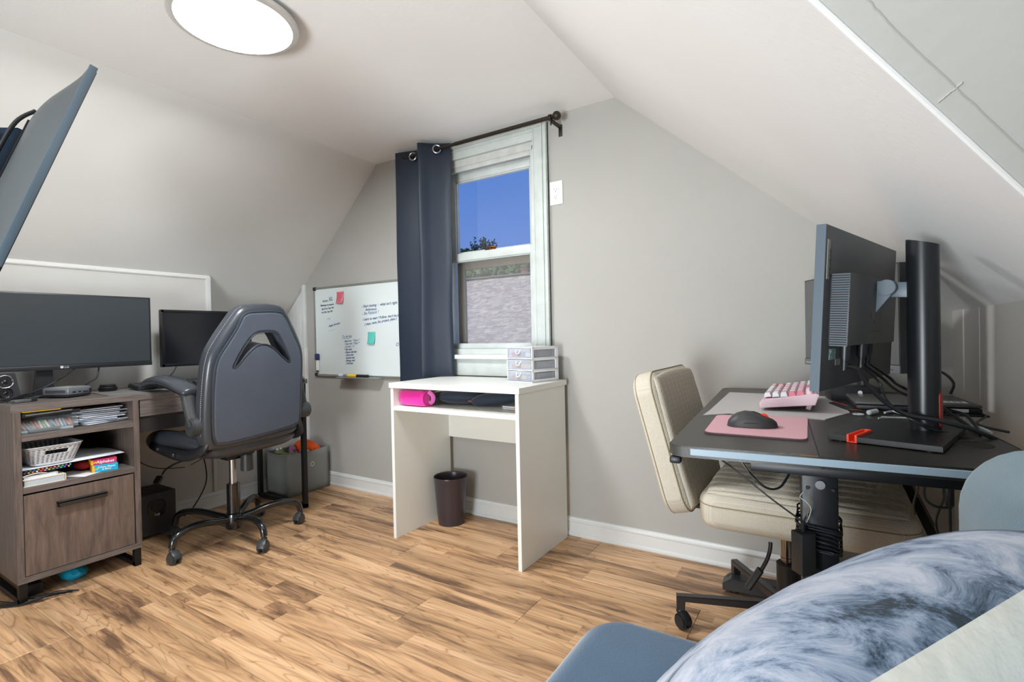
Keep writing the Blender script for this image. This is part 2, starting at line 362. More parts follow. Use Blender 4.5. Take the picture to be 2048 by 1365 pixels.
for k in range(-11, 12):
    y0 = .64+PW*k; y1 = min(y0+PW, D)
    if y1 <= YB+.02 or y0 >= D-.01: continue
    y0 = max(y0, YB)
    key = {0: -2.57, 1: -2.195, 2: -1.68, 3: -1.30, 4: -.935, 5: -1.68, 6: -2.55, 7: -.938, -1: -2.19, -2: -1.75}.get(k, -2.9+(k*.47) % 1.2)
    xs = [key+1.27*i for i in range(-3, 5)]
    for xa, xb in zip(xs, xs[1:]):
        a = max(xa, -3.15); b = min(xb, 1.4)
        if b-a < .02: continue
        cx, cy = (xa+xb)/2, y0+PW/2
        whole = (a == xa and b == xb and y1-y0 > PW-.001)
        if whole and full is not None: me = full
        else:
            t = bmesh.new(); bmesh.ops.create_cube(t, size=1)
            for v in t.verts: v.co = Vector(((a+b)/2-cx+v.co.x*(b-a-.0008), (y0+y1)/2-cy+v.co.y*(y1-y0-.0008), -.006+v.co.z*.012))
            bmesh.ops.bevel(t, geom=[e for e in t.edges if all(v.co.z > -.001 for v in e.verts)], offset=.0011, segments=1, affect='EDGES')
            me = bpy.data.meshes.new('plank'); t.to_mesh(me); t.free(); me.materials.append(fm)
            if whole: full = me
        o = bpy.data.objects.new('plank', me); C.objects.link(o); o.location = (cx, cy, 0); o.parent = floor; npk += 1
# back wall, thick, with the window opening
WX0, WX1, WZ0, WZ1 = -1.885, -1.272, .885, 1.985
b = MB(frame((0, D, 0), (1, 0, 0), (0, 0, 1)))      # local x=x, y=z, z=-y
TH = -.14
b.prism([(-3.55, 0), (WX0, 0), (WX0, CZ+.05), (XCL, CZ+.05), (XCL, CZ), (-3.14, zl(-3.14)), (-3.55, zl(-3.55))], 0, TH)
b.prism([(WX1, 0), (XR+.05, 0), (XR+.05, 1.1), (XCR, CZ+.05), (WX1, CZ+.05)], 0, TH)
b.prism([(WX0, 0), (WX1, 0), (WX1, WZ0), (WX0, WZ0)], 0, TH)
b.prism([(WX0, WZ1), (WX1, WZ1), (WX1, CZ+.05), (WX0, CZ+.05)], 0, TH)
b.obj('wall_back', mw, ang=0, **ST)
b = MB(); b.quad([(XCL, YB, CZ), (XCR, YB, CZ), (XCR, D, CZ), (XCL, D, CZ)], (0, 0, .1))
b.obj('ceiling', mc, ang=0, **ST)
# left slope (runs on down behind the knee wall in the niche by the back wall)
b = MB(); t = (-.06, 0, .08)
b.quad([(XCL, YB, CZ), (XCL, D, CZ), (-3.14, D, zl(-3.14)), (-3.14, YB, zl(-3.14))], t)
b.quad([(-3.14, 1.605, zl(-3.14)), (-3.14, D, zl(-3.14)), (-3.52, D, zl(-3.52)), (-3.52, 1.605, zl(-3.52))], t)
b.obj('ceiling_slope_left', mat('left_slope_paint_shaded', 'dad9d5', .85, bump=.22, bscale=60, var=.02, vscale=2), ang=0, **ST)  # ceiling paint toned darker here, shade put into the colour of the slope
YV0, YV1 = -.227, 1.057
b = MB(); t = (.06, 0, .08)
b.quad([(XCR, D, CZ), (XR, D, zr(XR)), (XR, YV1, zr(XR)), (XCR, YV0, CZ)], t)
b.obj('ceiling_slope_right', mc, ang=0, **ST)
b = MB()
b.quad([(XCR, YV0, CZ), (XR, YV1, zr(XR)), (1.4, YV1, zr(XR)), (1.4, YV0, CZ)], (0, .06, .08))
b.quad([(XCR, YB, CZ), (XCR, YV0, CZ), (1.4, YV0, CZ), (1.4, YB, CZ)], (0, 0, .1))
b.obj('ceiling_dormer', mat('dormer_paint_shaded', 'bab9b3', .85, bump=.3, bscale=45, var=.05, vscale=3), ang=0, **ST)  # colour darkened as shade, to offset the strong fill light on the dormer
# rounded plaster bead along the valley corner, and the corner bead seams
b = MB(); va = Vector((XCR, YV0, CZ)); vb = Vector((XR, YV1, zr(XR)))
pts = [va.lerp(vb, i/30)+Vector((0, 0, -.002+.0012*noise.noise(Vector((i*.7, 0, 0))))) for i in range(31)]
b.tube(pts, lambda s: .0042+.0015*noise.noise(Vector((s*22, 3, 0))), n=8, sm=False); b.obj('trim_5', mc, **ST)
b = MB()
for a0, a1 in (((1790, 60), (2048, 305)), ((1700, -40), (1790, 60)), ((1876, 205), (1925, 165))):
    n_ = Vector((0, .81, 1)); d0 = n_.dot(Vector((0, YV0, CZ)))
    P = []
    for i in range(14):
        q = ray(a0[0]+(a1[0]-a0[0])*i/13+4*noise.noise(Vector((i*.9, a0[0], 0))), a0[1]+(a1[1]-a0[1])*i/13+4*noise.noise(Vector((i*.8, 4, a0[0]))))
        P.append(CAM+q*((d0-n_.dot(CAM))/n_.dot(q)))
    b.tube(P, .0011, n=5, sm=False)
b.obj('trim_6', mat('crack_line', 'b4b2ac', .9), **ST)
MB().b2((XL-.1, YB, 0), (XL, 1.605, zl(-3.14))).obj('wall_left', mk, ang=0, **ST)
b = MB(); b.b2((XL-.45, 1.605, 0), (XL, D, .93)); b.b2((-3.62, 1.5, .9), (-3.5, D, 1.1))
b.b2((-3.62, 1.56, .9), (XL-.1, 1.605, 1.4)); b.obj('wall_left_niche', mk, ang=0, **ST)
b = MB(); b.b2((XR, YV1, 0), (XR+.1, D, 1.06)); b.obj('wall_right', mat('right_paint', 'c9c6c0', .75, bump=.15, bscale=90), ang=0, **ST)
b = MB(); b.b2((XR-.0015, 1.9, .085), (XR+.01, 1.915, 1.035), .002); b.b2((XR-.004, 2.10, 0), (XR+.01, D, 1.035)); b.obj('trim_7', mk, ang=0, **ST)
MB().b2((XR, YV1, 0), (1.4, YV1+.1, 1.06)).obj('wall_dormer', mw, ang=0, **ST)
MB().b2((1.4, YB, 0), (1.5, YV1, CZ)).obj('wall_right_far', mw, ang=0, **ST)
MB().b2((-3.2, YB-.1, 0), (1.45, YB, CZ+.05)).obj('wall_front', mw, ang=0, **ST)
b = MB(); b.b2((XL, -.42, 0), (-2.3, -.30, CZ)); b.obj('wall_stub', mw, ang=0, **ST)
# trim of the left knee wall
b = MB(); b.tube([(XL+.004, -.3+i*.0953, 1.366+.002*noise.noise(Vector((i, 0, 0)))) for i in range(21)], lambda s: (.012, .006), n=6, sm=False)
b.obj('trim_1', mat('seam_plaster', 'e4e2de', .8), **ST)
MB().b2((XL-.012, 1.584, .95), (XL+.008, 1.612, 1.372), .002).obj('trim_2', mt_, **ST)
MB().b2((XL-.002, 1.60, .093), (XL+.010, 1.618, .95), .002).obj('trim_3', mt_, **ST)
# beadboard closing the niche on the back wall
pn = MB(frame((0, D, 0), (1, 0, 0), (0, 0, 1))); pn.prism([(-3.50, .93), (XL-.02, .93), (XL-.02, zl(XL-.02)-.012), (-3.50, zl(-3.50)-.012)], 0, .006)
panel = pn.obj('trim_4', mt_, ang=0, **ST)
for i in range(5):
    x0 = -3.46+i*.058; x1 = x0+.054; q = MB(frame((0, D-.006, 0), (1, 0, 0), (0, 0, 1)))
    q.prism([(x0, .95), (x1, .95), (x1, zl(x1)-.055), (x0, zl(x0)-.055)], 0, .007); q.obj('board', mt_, panel, ang=0)
MB().b2((XL-.02, D-.020, .93), (XL+.008, D, 1.372), .002).obj('trim_8', mt_, **ST)
MB().b2((XL-.01, D-.020, .0), (XL+.012, D, .93), .002).obj('trim_9', mt_, **ST)
def baseb(name, p0, p1, nrm):
    p0 = Vector(p0); p1 = Vector(p1); nrm = Vector(nrm); d = p1-p0
    prof = [(0, 0), (.017, 0), (.019, .006), (.018, .014), (.012, .019), (.011, .066), (.013, .070), (.013, .076), (.009, .080), (.007, .088), (0, .090)]
    b = MB(frame(p0, nrm, (0, 0, 1), nrm.cross(Vector((0, 0, 1)))))
    ln = d.dot(nrm.cross(Vector((0, 0, 1)))); b.prism(prof, 0, ln); return b.obj(name, mt_, ang=25, **ST)
baseb('baseboard_back', (XL, D, 0), (XR, D, 0), (0, -1, 0))
baseb('baseboard_left', (XL, -.3, 0), (XL, D, 0), (1, 0, 0))
baseb('baseboard_right', (XR, YV1, 0), (XR, D, 0), (-1, 0, 0))
# ================================================================ WINDOW
w = thing('window_1', 'double-hung window', 'window', (-1.58, D, .9)); del w['category']; del w['label']; w['kind'] = 'structure'
def casing(x0, x1, z0, z1, vert):
    """moulded board: flat with raised back band"""
    b = MB()
    b.b2((x0, D-.018, z0), (x1, D+.002, z1), .003)
    if vert:
        s = x1-.02 if vert > 0 else x0; b.b2((s, D-.032, z0), (s+.02, D, z1), .005); s2 = x1-.034 if vert > 0 else x0+.026
        b.b2((s2, D-.024, z0), (s2+.008, D, z1), .003); b.b2((x0 if vert > 0 else x1-.008, D-.021, z0), ((x0+.008) if vert > 0 else x1, D, z1), .003)
    return b
casing(WX1, -1.188, WZ0-.02, 2.045, 1).obj('side_casing', mwt, w)
casing(-1.97, WX0, WZ0-.02, 2.045, -1).obj('side_casing', mwt, w)
b = MB(); b.b2((WX0, D-.0178, 1.968), (WX1+.001, D+.002, 2.044), .003); b.b2((-1.95, D-.0315, 2.025), (-1.209, D, 2.0445), .005); b.b2((WX0, D-.0236, 2.008), (WX1+.002, D, 2.016), .003); b.b2((WX0, D-.0206, 1.968), (WX1, D, 1.978), .003)
b.obj('head_casing', mwt, w)
b = MB(); b.b2((WX0, D, 1.93), (WX1, D+.14, 1.985)); b.b2((WX0, D+.004, 1.905), (WX1, D+.02, 1.935), .003); b.obj('head_jamb', mat('old_paint', 'bfc1bd', .5, bump=.4, bscale=60, var=.1, vscale=20), w)
for x0, x1 in ((WX1-.014, WX1), (WX0, WX0+.014)):
    b = MB(); b.b2((x0, D, WZ0), (x1, D+.14, 1.95)); s = x0-.012 if x0 > -1.5 else x1; b.b2((s, D+.002, WZ0+.03), (s+.012, D+.016, 1.93), .003); b.obj('jamb', mwt, w)
MB().b2((WX0, D+.0, WZ0-.0), (WX1, D+.15, WZ0+.032)).obj('sill_board', mwt, w)
MB().b2((-1.99, D-.045, .862), (-1.175, D+.02, .885), .005).obj('stool', mat('stool_paint', 'e6e7e4', .4, var=.05, vscale=25), w)
MB().b2((-1.97, D-.016, .77), (-1.19, D, .862), .003).obj('apron', mwt, w)
def sash(x0, x1, z0, z1, y, t, lo, hi, sd, name):
    b = MB(); b.b2((x0, y, z0), (x0+sd, y+t, z1), .002); b.b2((x1-sd, y, z0), (x1, y+t, z1), .002)
    b.b2((x0+sd-.001, y+.0004, z0), (x1-sd+.001, y+t-.0004, z0+lo), .001); b.b2((x0+sd-.001, y+.0004, z1-hi), (x1-sd+.001, y+t-.0004, z1), .001)
    # glazing bead
    g = .006
    for a, c in (((x0+sd, y+.008, z0+lo), (x0+sd+g, y+t-.004, z1-hi)), ((x1-sd-g, y+.008, z0+lo), (x1-sd, y+t-.004, z1-hi)), ((x0+sd, y+.008, z0+lo), (x1-sd, y+t-.004, z0+lo+g)), ((x0+sd, y+.008, z1-hi-g), (x1-sd, y+t-.004, z1-hi))): b.b2(a, c)
    return b.obj(name, mwt, w)
s1 = sash(WX0+.012, WX1-.012, 1.425, 1.918, D+.052, .034, .035, .05, .048, 'upper_sash')
s2 = sash(WX0+.008, WX1-.008, .918, 1.452, D+.014, .034, .022, .042, .034, 'lower_sash')
MB().b2((-1.83, D+.068, 1.45), (-1.32, D+.070, 1.88)).obj('pane', pane_mat('upper_glass', (.97, .98, 1), .03), s1, ang=0)
MB().b2((-1.85, D+.030, .93), (-1.305, D+.032, 1.42)).obj('pane', pane_mat('lower_glass', (.97, .97, .97), .03), s2, ang=0)
b = MB()
for x0, x1, z0, z1 in ((-1.85, -1.80, .90, 1.44), (-1.345, -1.30, .9, 1.44), (-1.7995, -1.3455, .9, .945), (-1.7995, -1.3455, 1.372, 1.44)):
    b.b2((x0, D+.092, z0), (x1, D+.112, z1), .002)
scr = b.obj('screen_frame', mat('screen_frame', 'a39c92', .5), w)
MB().b2((-1.81, D+.100, .935), (-1.335, D+.1006, 1.38)).obj('insect_screen', pane_mat('insect_mesh', (.92, .92, .92), 0, haze=.10, hcol=(.78, .77, .76)), scr, ang=0)
b = MB(); b.box((-1.575, D+.034, 1.457), (.062, .022, .008), None, .003); b.cyl((-1.575, D+.034, 1.459), (-1.575, D+.034, 1.472), .011); b.box((-1.556, D+.028, 1.470), (.05, .010, .007), (0, 0, .3), .003)
b.obj('sash_lock', mat('bronze', '6a4326', .35, metal=.8), w)
# ---- outside
def conf(i, c): pass
sh = thing('neighbouring_house', 'house next door with light grey shingle roof seen through the lower sash', 'house', (-9, 14, -4))
rz0 = 2.975; pitch = math.radians(33); run = 8.0
ridge_y = 14; dy = math.cos(pitch); dz = math.sin(pitch)
MB().b2((-17, 14-6.2, -4), (-1, 14+6.2, -1.3)).obj('wall', mat('siding', 'bfbdb6', .8), sh, ang=0)
b = MB(frame((0, ridge_y, rz0-.05), (-1, 0, 0), (0, -dy, -dz))); b.b2((0, 0, -.1), (18, run, 0)); b.f = frame((-18, ridge_y, rz0-.05), (1, 0, 0), (0, dy, -dz)); b.b2((0, 0, -.1), (18, run, 0)); b.obj('roof_deck', mat('roof_deck', '77726c', .9), sh, ang=0)
rs = random.Random(3); cols = 5; b = MB(); FR = frame((0, ridge_y, rz0-.05), (-1, 0, 0), (0, -dy, -dz))
t = bmesh.new(); cl = t.loops.layers.color.new('tone')
for r_ in range(88):
    v0 = r_*.088; x = -rs.random()*.3
    while x < 18:
        wd = rs.choice((.10, .15, .21, .26)); th = rs.choice((.008, .012, .018)); q = rs.uniform(-.008, .008)
        tone = rs.uniform(.84, 1.0)
        z1_ = th; vs = [t.verts.new(FR @ Vector(p)) for p in ((x, v0, .001), (x+wd, v0, .001), (x+wd, v0+.104+q, z1_), (x, v0+.104+q, z1_), (x, v0+.104+q, .0), (x+wd, v0+.104+q, .0))]
        for f in ((0, 1, 2, 3), (3, 2, 5, 4)):
            ff = t.faces.new([vs[i] for i in f])
            for lp in ff.loops: lp[cl] = (tone, tone, tone, 1)
        x += wd
bmesh.ops.recalc_face_normals(t, faces=t.faces)
me = bpy.data.meshes.new('shingles'); t.to_mesh(me); t.free()
mm = mat('shingle', 'cfc9c2', .95, bump=.4, bscale=60); nt, pb, L = nodes(mm); at_ = nt.nodes.new('ShaderNodeVertexColor'); at_.layer_name = 'tone'
vm = nt.nodes.new('ShaderNodeVectorMath'); vm.operation = 'MULTIPLY'; vm.inputs[0].default_value = srgb('f0e6d8')[:3]; L.new(at_.outputs[0], vm.inputs[1]); L.new(vm.outputs[0], pb.inputs['Base Color'])
put('shingles', me, mm, sh, 0, kind='stuff')
MB().box((-9, ridge_y, rz0+.0), (18, .22, .05), None, .02).obj('ridge_cap', mat('ridge', '8f8b88', .9), sh)
b = MB(); b.b2((-8.62, 14.3, 2.3), (-8.38, 14.6, 3.17)); b.b2((-8.64, 14.28, 3.15), (-8.36, 14.62, 3.2), .01); b.obj('chimney', mat('brick', 'a9806c', .9, var=.2, vscale=20), sh, ang=0)
def foliage(b, c, r, n, s, rs, sq=1.0):
    """loose ball of small leafy clumps"""
    for i in range(n):
        v = Vector((rs.gauss(0, 1), rs.gauss(0, 1), rs.gauss(0, 1))).normalized()*(rs.random()**.4)
        p = Vector(c)+Vector((v.x*r[0], v.y*r[1], v.z*r[2])); k = s*rs.uniform(.6, 1.3)
        t = bmesh.new(); bmesh.ops.create_icosphere(t, subdivisions=1, radius=k)
        for q in t.verts: q.co *= rs.uniform(.55, 1.25)
        b._add(t, Matrix.Translation(p))
lf = [mat('leaf_light', '8fa063', .9, var=.4, vscale=3), mat('leaf_mid', '6f8a58', .9, var=.4, vscale=3), mat('leaf_dark', '4c5f48', .9, var=.4, vscale=3)]
def tree(lbl, x, y, z0, zc, r, n, s, mt, sd, nm='leafy_tree'):
    rs = random.Random(sd); o = thing(nm, lbl, 'tree', (x, y, z0), group='trees beyond the neighbouring roof')
    b = MB(); b.tube([(x, y, z0), (x+.1, y, (z0+zc)/2), (x, y, zc)], lambda q: .25*(1-q*.6), n=8); b.obj('trunk', mat('bark', '4f4136', .9), o)
    b = MB(); foliage(b, (x, y, zc), r, n, s, rs); b.obj('foliage', mt, o, ang=0)
tree('sunlit pale green tree top behind the left of the neighbouring roof ridge', -16.1, 21, -4, 3.75, (1.7, 1.2, 1.15), 260, .24, lf[0], 1)
tree('mid green tree top behind the middle of the neighbouring roof ridge', -14.6, 22, -4, 3.75, (1.3, 1.2, 1.15), 200, .22, lf[1], 2)
tree('green tree top behind the brick chimney at the right of the roof', -12.8, 22, -4, 3.75, (1.2, 1.2, 1.3), 220, .22, lf[1], 3)
tree('bushy purplish tree top at the lower left of the upper pane', -23.1, 30, -4, 6.35, (1.25, 1.0, 1.25), 200, .20, lf[2], 4)
# the pine: upswept plumes
o = thing('pine_tree', 'dark pine with upswept plumes against the blue sky in the upper pane', 'tree', (-21.3, 30, -4)); rs = random.Random(8)
b = MB(); b.tube([(-21.3, 30, -4), (-21.3, 30, 3), (-21.25, 30, 8.0)], lambda q: .3*(1-q*.8), n=8); b.obj('trunk', MATS['bark'], o)
b = MB()
for k in range(34):
    a = rs.uniform(-1.15, 1.15); ln = 2.3*(1-.35*abs(a))*rs.uniform(.55, 1.05); z = rs.uniform(5.2, 6.7)
    d = Vector((math.sin(a), rs.uniform(-.4, .4), math.cos(a)*.9)).normalized()
    for j in range(9):
        p = Vector((-21.3, 30, z))+d*ln*j/8; foliage(b, p, (.13, .13, .2), 3, .15*(1.2-j/11), rs)
b.obj('foliage', mat('pine', '44564e', .9, var=.3), o, ang=0)
# ================================================================ CEILING LAMP
LX, LY = -1.676, .965
def disc_lamp(x, y, st, lbl):
    o = thing('ceiling_lamp', lbl, 'lamp', (x, y, CZ)); z = CZ
    MB().lathe([(.12, z), (.12, z-.012), (.186, z-.014), (.196, z-.018), (.198, z-.024), (.196, z-.030), (.188, z-.033), (.176, z-.0335), (.176, z-.028), (.12, z-.022)], (x, y, 0), n=96, cap=False).obj('rim', mat('lamp_rim', 'cfcdc9', .35, metal=.25), o)
    e = mat('lamp_glow_%d' % st, (.96, .98, 1), .5, emit=st)
    MB().lathe([(0, z-.0315), (.15, z-.0315), (.1755, z-.0305), (.1755, z-.026), (0, z-.024)], (x, y, 0), n=96, cap=False).obj('diffuser', e, o)
disc_lamp(LX, LY, LAMP, 'round white flush disc lamp glowing on the ceiling')
disc_lamp(-.75, -1.0, LAMP_FILL, 'added fill disc lamp on the ceiling behind the camera')  # unseen lamp, added to brighten the room
# ================================================================ OUTLET, CURTAIN ROD, CURTAIN
o = thing('wall_outlet', 'white duplex wall outlet right of the window casing', 'outlet', (-1.149, D, 1.684))
mpw = mat('white_plastic', 'eceae6', .3)
MB().b2((-1.185, D-.006, 1.626), (-1.113, D, 1.742), .003).obj('cover_plate', mpw, o)
b = MB(); b.b2((-1.166, D-.009, 1.650), (-1.132, D-.004, 1.718), .002); rc = b.obj('receptacle', mpw, o)
b = MB()
for zc in (1.701, 1.667):
    for dx, h in ((-.0065, .009), (.0065, .007)): b.b2((-1.149+dx-.001, D-.0095, zc-h/2), (-1.149+dx+.001, D-.0088, zc+h/2))
    b.cyl((-1.149, D-.0095, zc-.010), (-1.149, D-.0088, zc-.010), .0025, n=10)
b.obj('slot', mat('slot_black', '1d1b1a', .6), rc)
for z_ in (1.736, 1.632): MB().cyl((-1.149, D-.0075, z_), (-1.149, D-.005, z_), .003, n=10).obj('screw', mat('steel', 'b9b9b9', .3, metal=1), o)
RY, RZ = 2.165, 2.018
mrd = mat('rod_bronze', '3d352e', .42, metal=.7)
o = thing('curtain_rod', 'dark bronze curtain rod with ball finial under the ceiling over the window', 'curtain rod', (-1.6, RY, RZ))
MB().cyl((-2.12, RY, RZ), (-1.13, RY, RZ), .0085, n=20).obj('rod', mrd, o)
MB().cyl((-1.70, RY, RZ), (-1.13, RY, RZ), .0100, n=20).obj('outer_rod', mrd, o)
b = MB(); b.cyl((-1.135, RY, RZ), (-1.118, RY, RZ), .0145, bev=.002); b.cyl((-1.118, RY, RZ), (-1.110, RY, RZ), .009); b.ball((-1.092, RY, RZ), .021, 14); b.obj('finial', mrd, o)
b = MB(); b.b2((-1.128, RY+.004, RZ-.024), (-1.112, D, RZ-.010), .003); b.b2((-1.130, D-.004, RZ-.062), (-1.110, D, RZ-.004), .002); b.tube([(-1.12, RY-.014, RZ+.004), (-1.12, RY-.014, RZ-.010), (-1.12, RY, RZ-.016), (-1.12, RY+.014, RZ-.010)], .0035); b.cyl((-1.12, RY-.006, RZ-.040), (-1.12, RY-.006, RZ-.014), .0035); b.obj('bracket', mrd, o)
mcu = mat('curtain_cloth', '152233', .46, bump=.25, bscale=500, var=.05, vscale=5, spec=.4, sheen=.12)
o = thing('curtain', 'dark slate blue grommet curtain bunched at the left of the window', 'curtain', (-1.96, RY, .6))
cps = [(-2.135, 2.178), (-2.128, 2.150), (-2.112, 2.150), (-2.05, 2.168), (-1.99, 2.186), (-1.955, 2.192), (-1.940, 2.165), (-1.925, 2.112), (-1.905, 2.106), (-1.86, 2.150), (-1.80, 2.196), (-1.77, 2.208)]
cpl = crom([(x, y, 0) for x, y in cps], 8)
def cfn(u, v):
    i = u*(len(cpl)-1); k = min(int(i), len(cpl)-2); p = cpl[k].lerp(cpl[k+1], i-k); z = .60+(2.052-.60)*v
    low = (1-v)
    q = Vector((p.x-.018*low*(p.x+1.95)*-1.0, p.y+.010*low*math.sin(u*9+v*4)+.004*noise.noise(Vector((u*5, v*4, 0))), z))
    q.x += .006*noise.noise(Vector((u*3, v*5, 7)))-.02*low*.4
    if q.y > 2.243: q.y = 2.243
    return q
b = MB(); b.surf(cfn, 88, 60, merge=False); cl_ = b.obj('cloth', mcu, o, ang=60)
sm = cl_.modifiers.new('s', 'SOLIDIFY'); sm.thickness = .0015
gm = mat('grommet', 'a9adb3', .3, metal=.9)
for gx, gy, nx, ny in ((-2.008, 2.168, .27, -.96), (-1.824, 2.158, .60, -.80)):
    nn = Vector((nx, ny, 0)); fr_ = frame((gx, gy, RZ-.004), (-ny, nx, 0), (0, 0, 1))
    b = MB(fr_); b.tube([(.021*math.cos(a), .021*math.sin(a), .003) for a in [2*PI*i/32 for i in range(32)]], .0042, n=8, closed=True, sm=False); b.obj('grommet', gm, o)
# ================================================================ WHITEBOARD
o = thing('whiteboard', 'white dry-erase board with blue handwriting hung on the back wall', 'whiteboard', (-2.56, D, .735))
X0, X1, Z0, Z1 = -3.025, -2.10, .737, 1.343
MB().b2((X0+.01, D-.012, Z0+.01), (X1-.01, D-.002, Z1-.01)).obj('writing_surface', mat('board_white', 'dde6e6', .22, coat=.3), o, ang=0)
malu = mat('aluminium', 'a9aaa6', .35, metal=.7)
for a, c in (((X0, D-.018, Z0), (X0+.012, D, Z1)), ((X1-.012, D-.018, Z0), (X1, D, Z1)), ((X0, D-.018, Z1-.014), (X1, D, Z1)), ((X0, D-.018, Z0), (X1, D, Z0+.014))):
    MB().b2(a, c, .003).obj('frame_rail', malu, o)
mbp = mat('black_plastic', '1e2023', .42)
for x in (X0, X1):
    for z in (Z0, Z1): MB().box((x+(.009 if x == X0 else -.009), D-.011, z+(.009 if z == Z0 else -.009)), (.024, .022, .024), None, .004).obj('corner_cap', mbp, o)
MB().b2((-2.74, D-.075, Z0-.004), (-2.37, D-.012, Z0+.004), .002).obj('pen_tray', malu, o)
ink = mat('blue_ink', '2c4f86', .5); ink2 = mat('faint_ink', '6d88ab', .5); ink3 = mat('ghost_ink', 'a8bcc8', .5); ink4 = mat('dark_ink', '24344f', .5)
def wtx(t, px, py, sz, mt=ink, tilt=0.0, sh=.25):
    p = ony(px, py, D-.0125); c_, s_ = math.cos(tilt), math.sin(tilt)
    text(t, sz, frame(p, (c_, 0, s_), (-s_, 0, c_)), 'handwriting', mt, o, .0002, shear=sh, off=.0004)
wtx('Scores', 645, 605, .020, ink4, .05); wtx('XL', 657, 603, .036, ink, .1)
wtx('Meeting to prepare', 641, 613.5, .0175, ink4, .03); wtx('April 2nd, Sept 4th', 643, 620.5, .0165, ink4, .05); wtx('Oct 5th, Sept 5th', 642.5, 627.5, .0165, ink4, .06)
wtx('1 Pt', 654, 641, .02, ink3, .1); wtx('- Apple 2nd part', 656, 655, .0185, ink, .16); wtx('~~~~~~', 657, 664, .018, ink3, .16)
wtx('- Start testing  :  what isn\'t right', 723, 616, .0245, ink, .03); wtx('deductions', 730.5, 622, .023, ink, .0)
wtx('- Be Patient !', 724, 631, .0285, ink2, .05)
wtx('- Learn to start ! Follow, don\'t be late', 724, 642, .0225, ink, .05); wtx('( steps, tests, list, project, plans )', 729, 651.5, .0215, ink, .10)
wtx('To do list', 684, 676, .024, ink2, .0)
MB().b2(ony(684, 678.2, D-.0128), ony(698, 677.0, D-.0122)).obj('underline', ink2, o, ang=0)
for i, t_ in enumerate(('- Math test   *Quiz ! *', '- Topic test  *Quiz ! *', '- Art test  - 3', '* Film test', '- Physics lab test', '- Chem test', '- Spanish test', '- Biology test', '- Drill test')):
    wtx(t_, 687+i*.45, 685+i*5.55, .0175, ink2 if i < 3 else ink, .05)
wtx('o', 791, 693, .05, ink2)
def sticky(lbl, px0, py0, px1, py1, col, lines=False):
    a = ony(px0, py0, D-.0135); c = ony(px1, py1, D-.0135); wd, h = c.x-a.x, a.z-c.z
    def f(u, v): return Vector((a.x+wd*u, D-.014-.016*max(0, 1-v)**2.2*(0.6+.4*u), c.z+h*v))
    b = MB(); b.surf(f, 8, 10, merge=False); q = b.obj('sticky_note', mat('note_'+col, col, .8), None, 60, label=lbl, cat='sticky note')
    s = q.modifiers.new('s', 'SOLIDIFY'); s.thickness = .0006
    if lines:
        for i in range(7):
            zz = a.z-.014-i*.009; yy = D-.0155-.016*max(0, 1-(zz-c.z)/h)**2.2*.8
            WM[q.name] = Matrix.Translation(q.location)
            text(('Books to read', 'maths set two', 'reading list', 'spelling one', 'science lab', 'music bag', 'gym shoes')[i], .0105, frame((a.x+.006, yy, zz), (1, 0, .04), (-.04, 0, 1)), 'note_line', mat('note_ink', 'a3445a', .6), q, .0001, shear=.2)
sticky('pink sticky note at the upper left of the whiteboard', 673.5, 584, 688, 606, 'f58a97', True)
sticky('teal sticky note in the middle of the whiteboard', 736, 664.5, 751, 688, '5cc2b8')
b_ = thing('board_marker', 'dry-erase marker with blue cap clipped upright at the whiteboard left edge', 'marker', (-2.995, D-.022, .775))
for x in (-3.000, -2.986): MB().cyl((x, D-.022, .775), (x, D-.022, .845), .0052, n=12).obj('barrel', mpw, b_)
MB().box((-2.993, D-.024, .868), (.034, .020, .044), None, .006).obj('cap', mat('navy_plastic', '24305e', .4), b_)
MB().cyl((-2.993, D-.022, .765), (-2.993, D-.022, .776), .007, n=12).obj('tip_cap', mbp, b_)
def marker(lbl, x0, x1, c1, c2, nm='marker_pen', sp=.5):
    y = D-.045; z = Z0+.012; q = thing(nm, lbl, 'marker', (x0, y, z)); xm = x0+(x1-x0)*sp
    MB().cyl((x0, y, z), (xm, y, z), .0075, n=14, bev=.001).obj('barrel', c1, q); MB().cyl((xm, y, z), (x1, y, z), .0085, n=14, bev=.002).obj('cap', c2, q)
marker('white marker with printed blue and red label on the whiteboard tray', -2.745, -2.665, mat('marker_white', 'd7dbe6', .4, var=.25, vscale=60), mat('marker_label', '8f8fb8', .4, var=.5, vscale=80), sp=.55)
q = thing('board_eraser', 'yellow and black marker lying on the whiteboard tray', 'marker', (-2.6, D-.045, Z0+.012))
MB().cyl((-2.66, D-.045, Z0+.012), (-2.575, D-.045, Z0+.012), .009, n=14, bev=.001).obj('yellow_barrel', mat('yellow', 'f1c71f', .4), q)
MB().cyl((-2.575, D-.045, Z0+.012), (-2.47, D-.045, Z0+.012), .0095, n=14, bev=.002).obj('cap', mbp, q)
# ================================================================ LEFT DESK
mdw = grain('desk_wood', '4a4340', '7b706a', scale=(22, 1.6, 22), rough=.5, dens=5, contrast=(.3, .72), bump=.15, rnd=False)     # grain runs along y
mdv = grain('desk_wood_upright', '4a413d', '7a6c64', scale=(16, 16, 1.4), rough=.5, dens=5, contrast=(.3, .72), bump=.15, rnd=False)
mbm = mat('black_metal', '1b1b1d', .4, metal=.3)
XF = -2.61; XBK = -3.105; Y0 = .612; Y1 = 1.022; Y2 = 1.88; ZT = .757
o = thing('computer_desk', 'dark grey-brown wood desk with open shelves and door cabinet by left wall', 'desk', (-2.86, 1.2, 0))
MB().b2((XBK, Y0-.006, ZT-.026), (XF, Y2, ZT), .0015).obj('desktop', mdw, o, ang=0)
for y in (Y0, Y1-.022):
    MB().b2((XBK, y, .078), (XF, y+.022, ZT-.026), .001).obj('side_panel', mdv, o, ang=0)
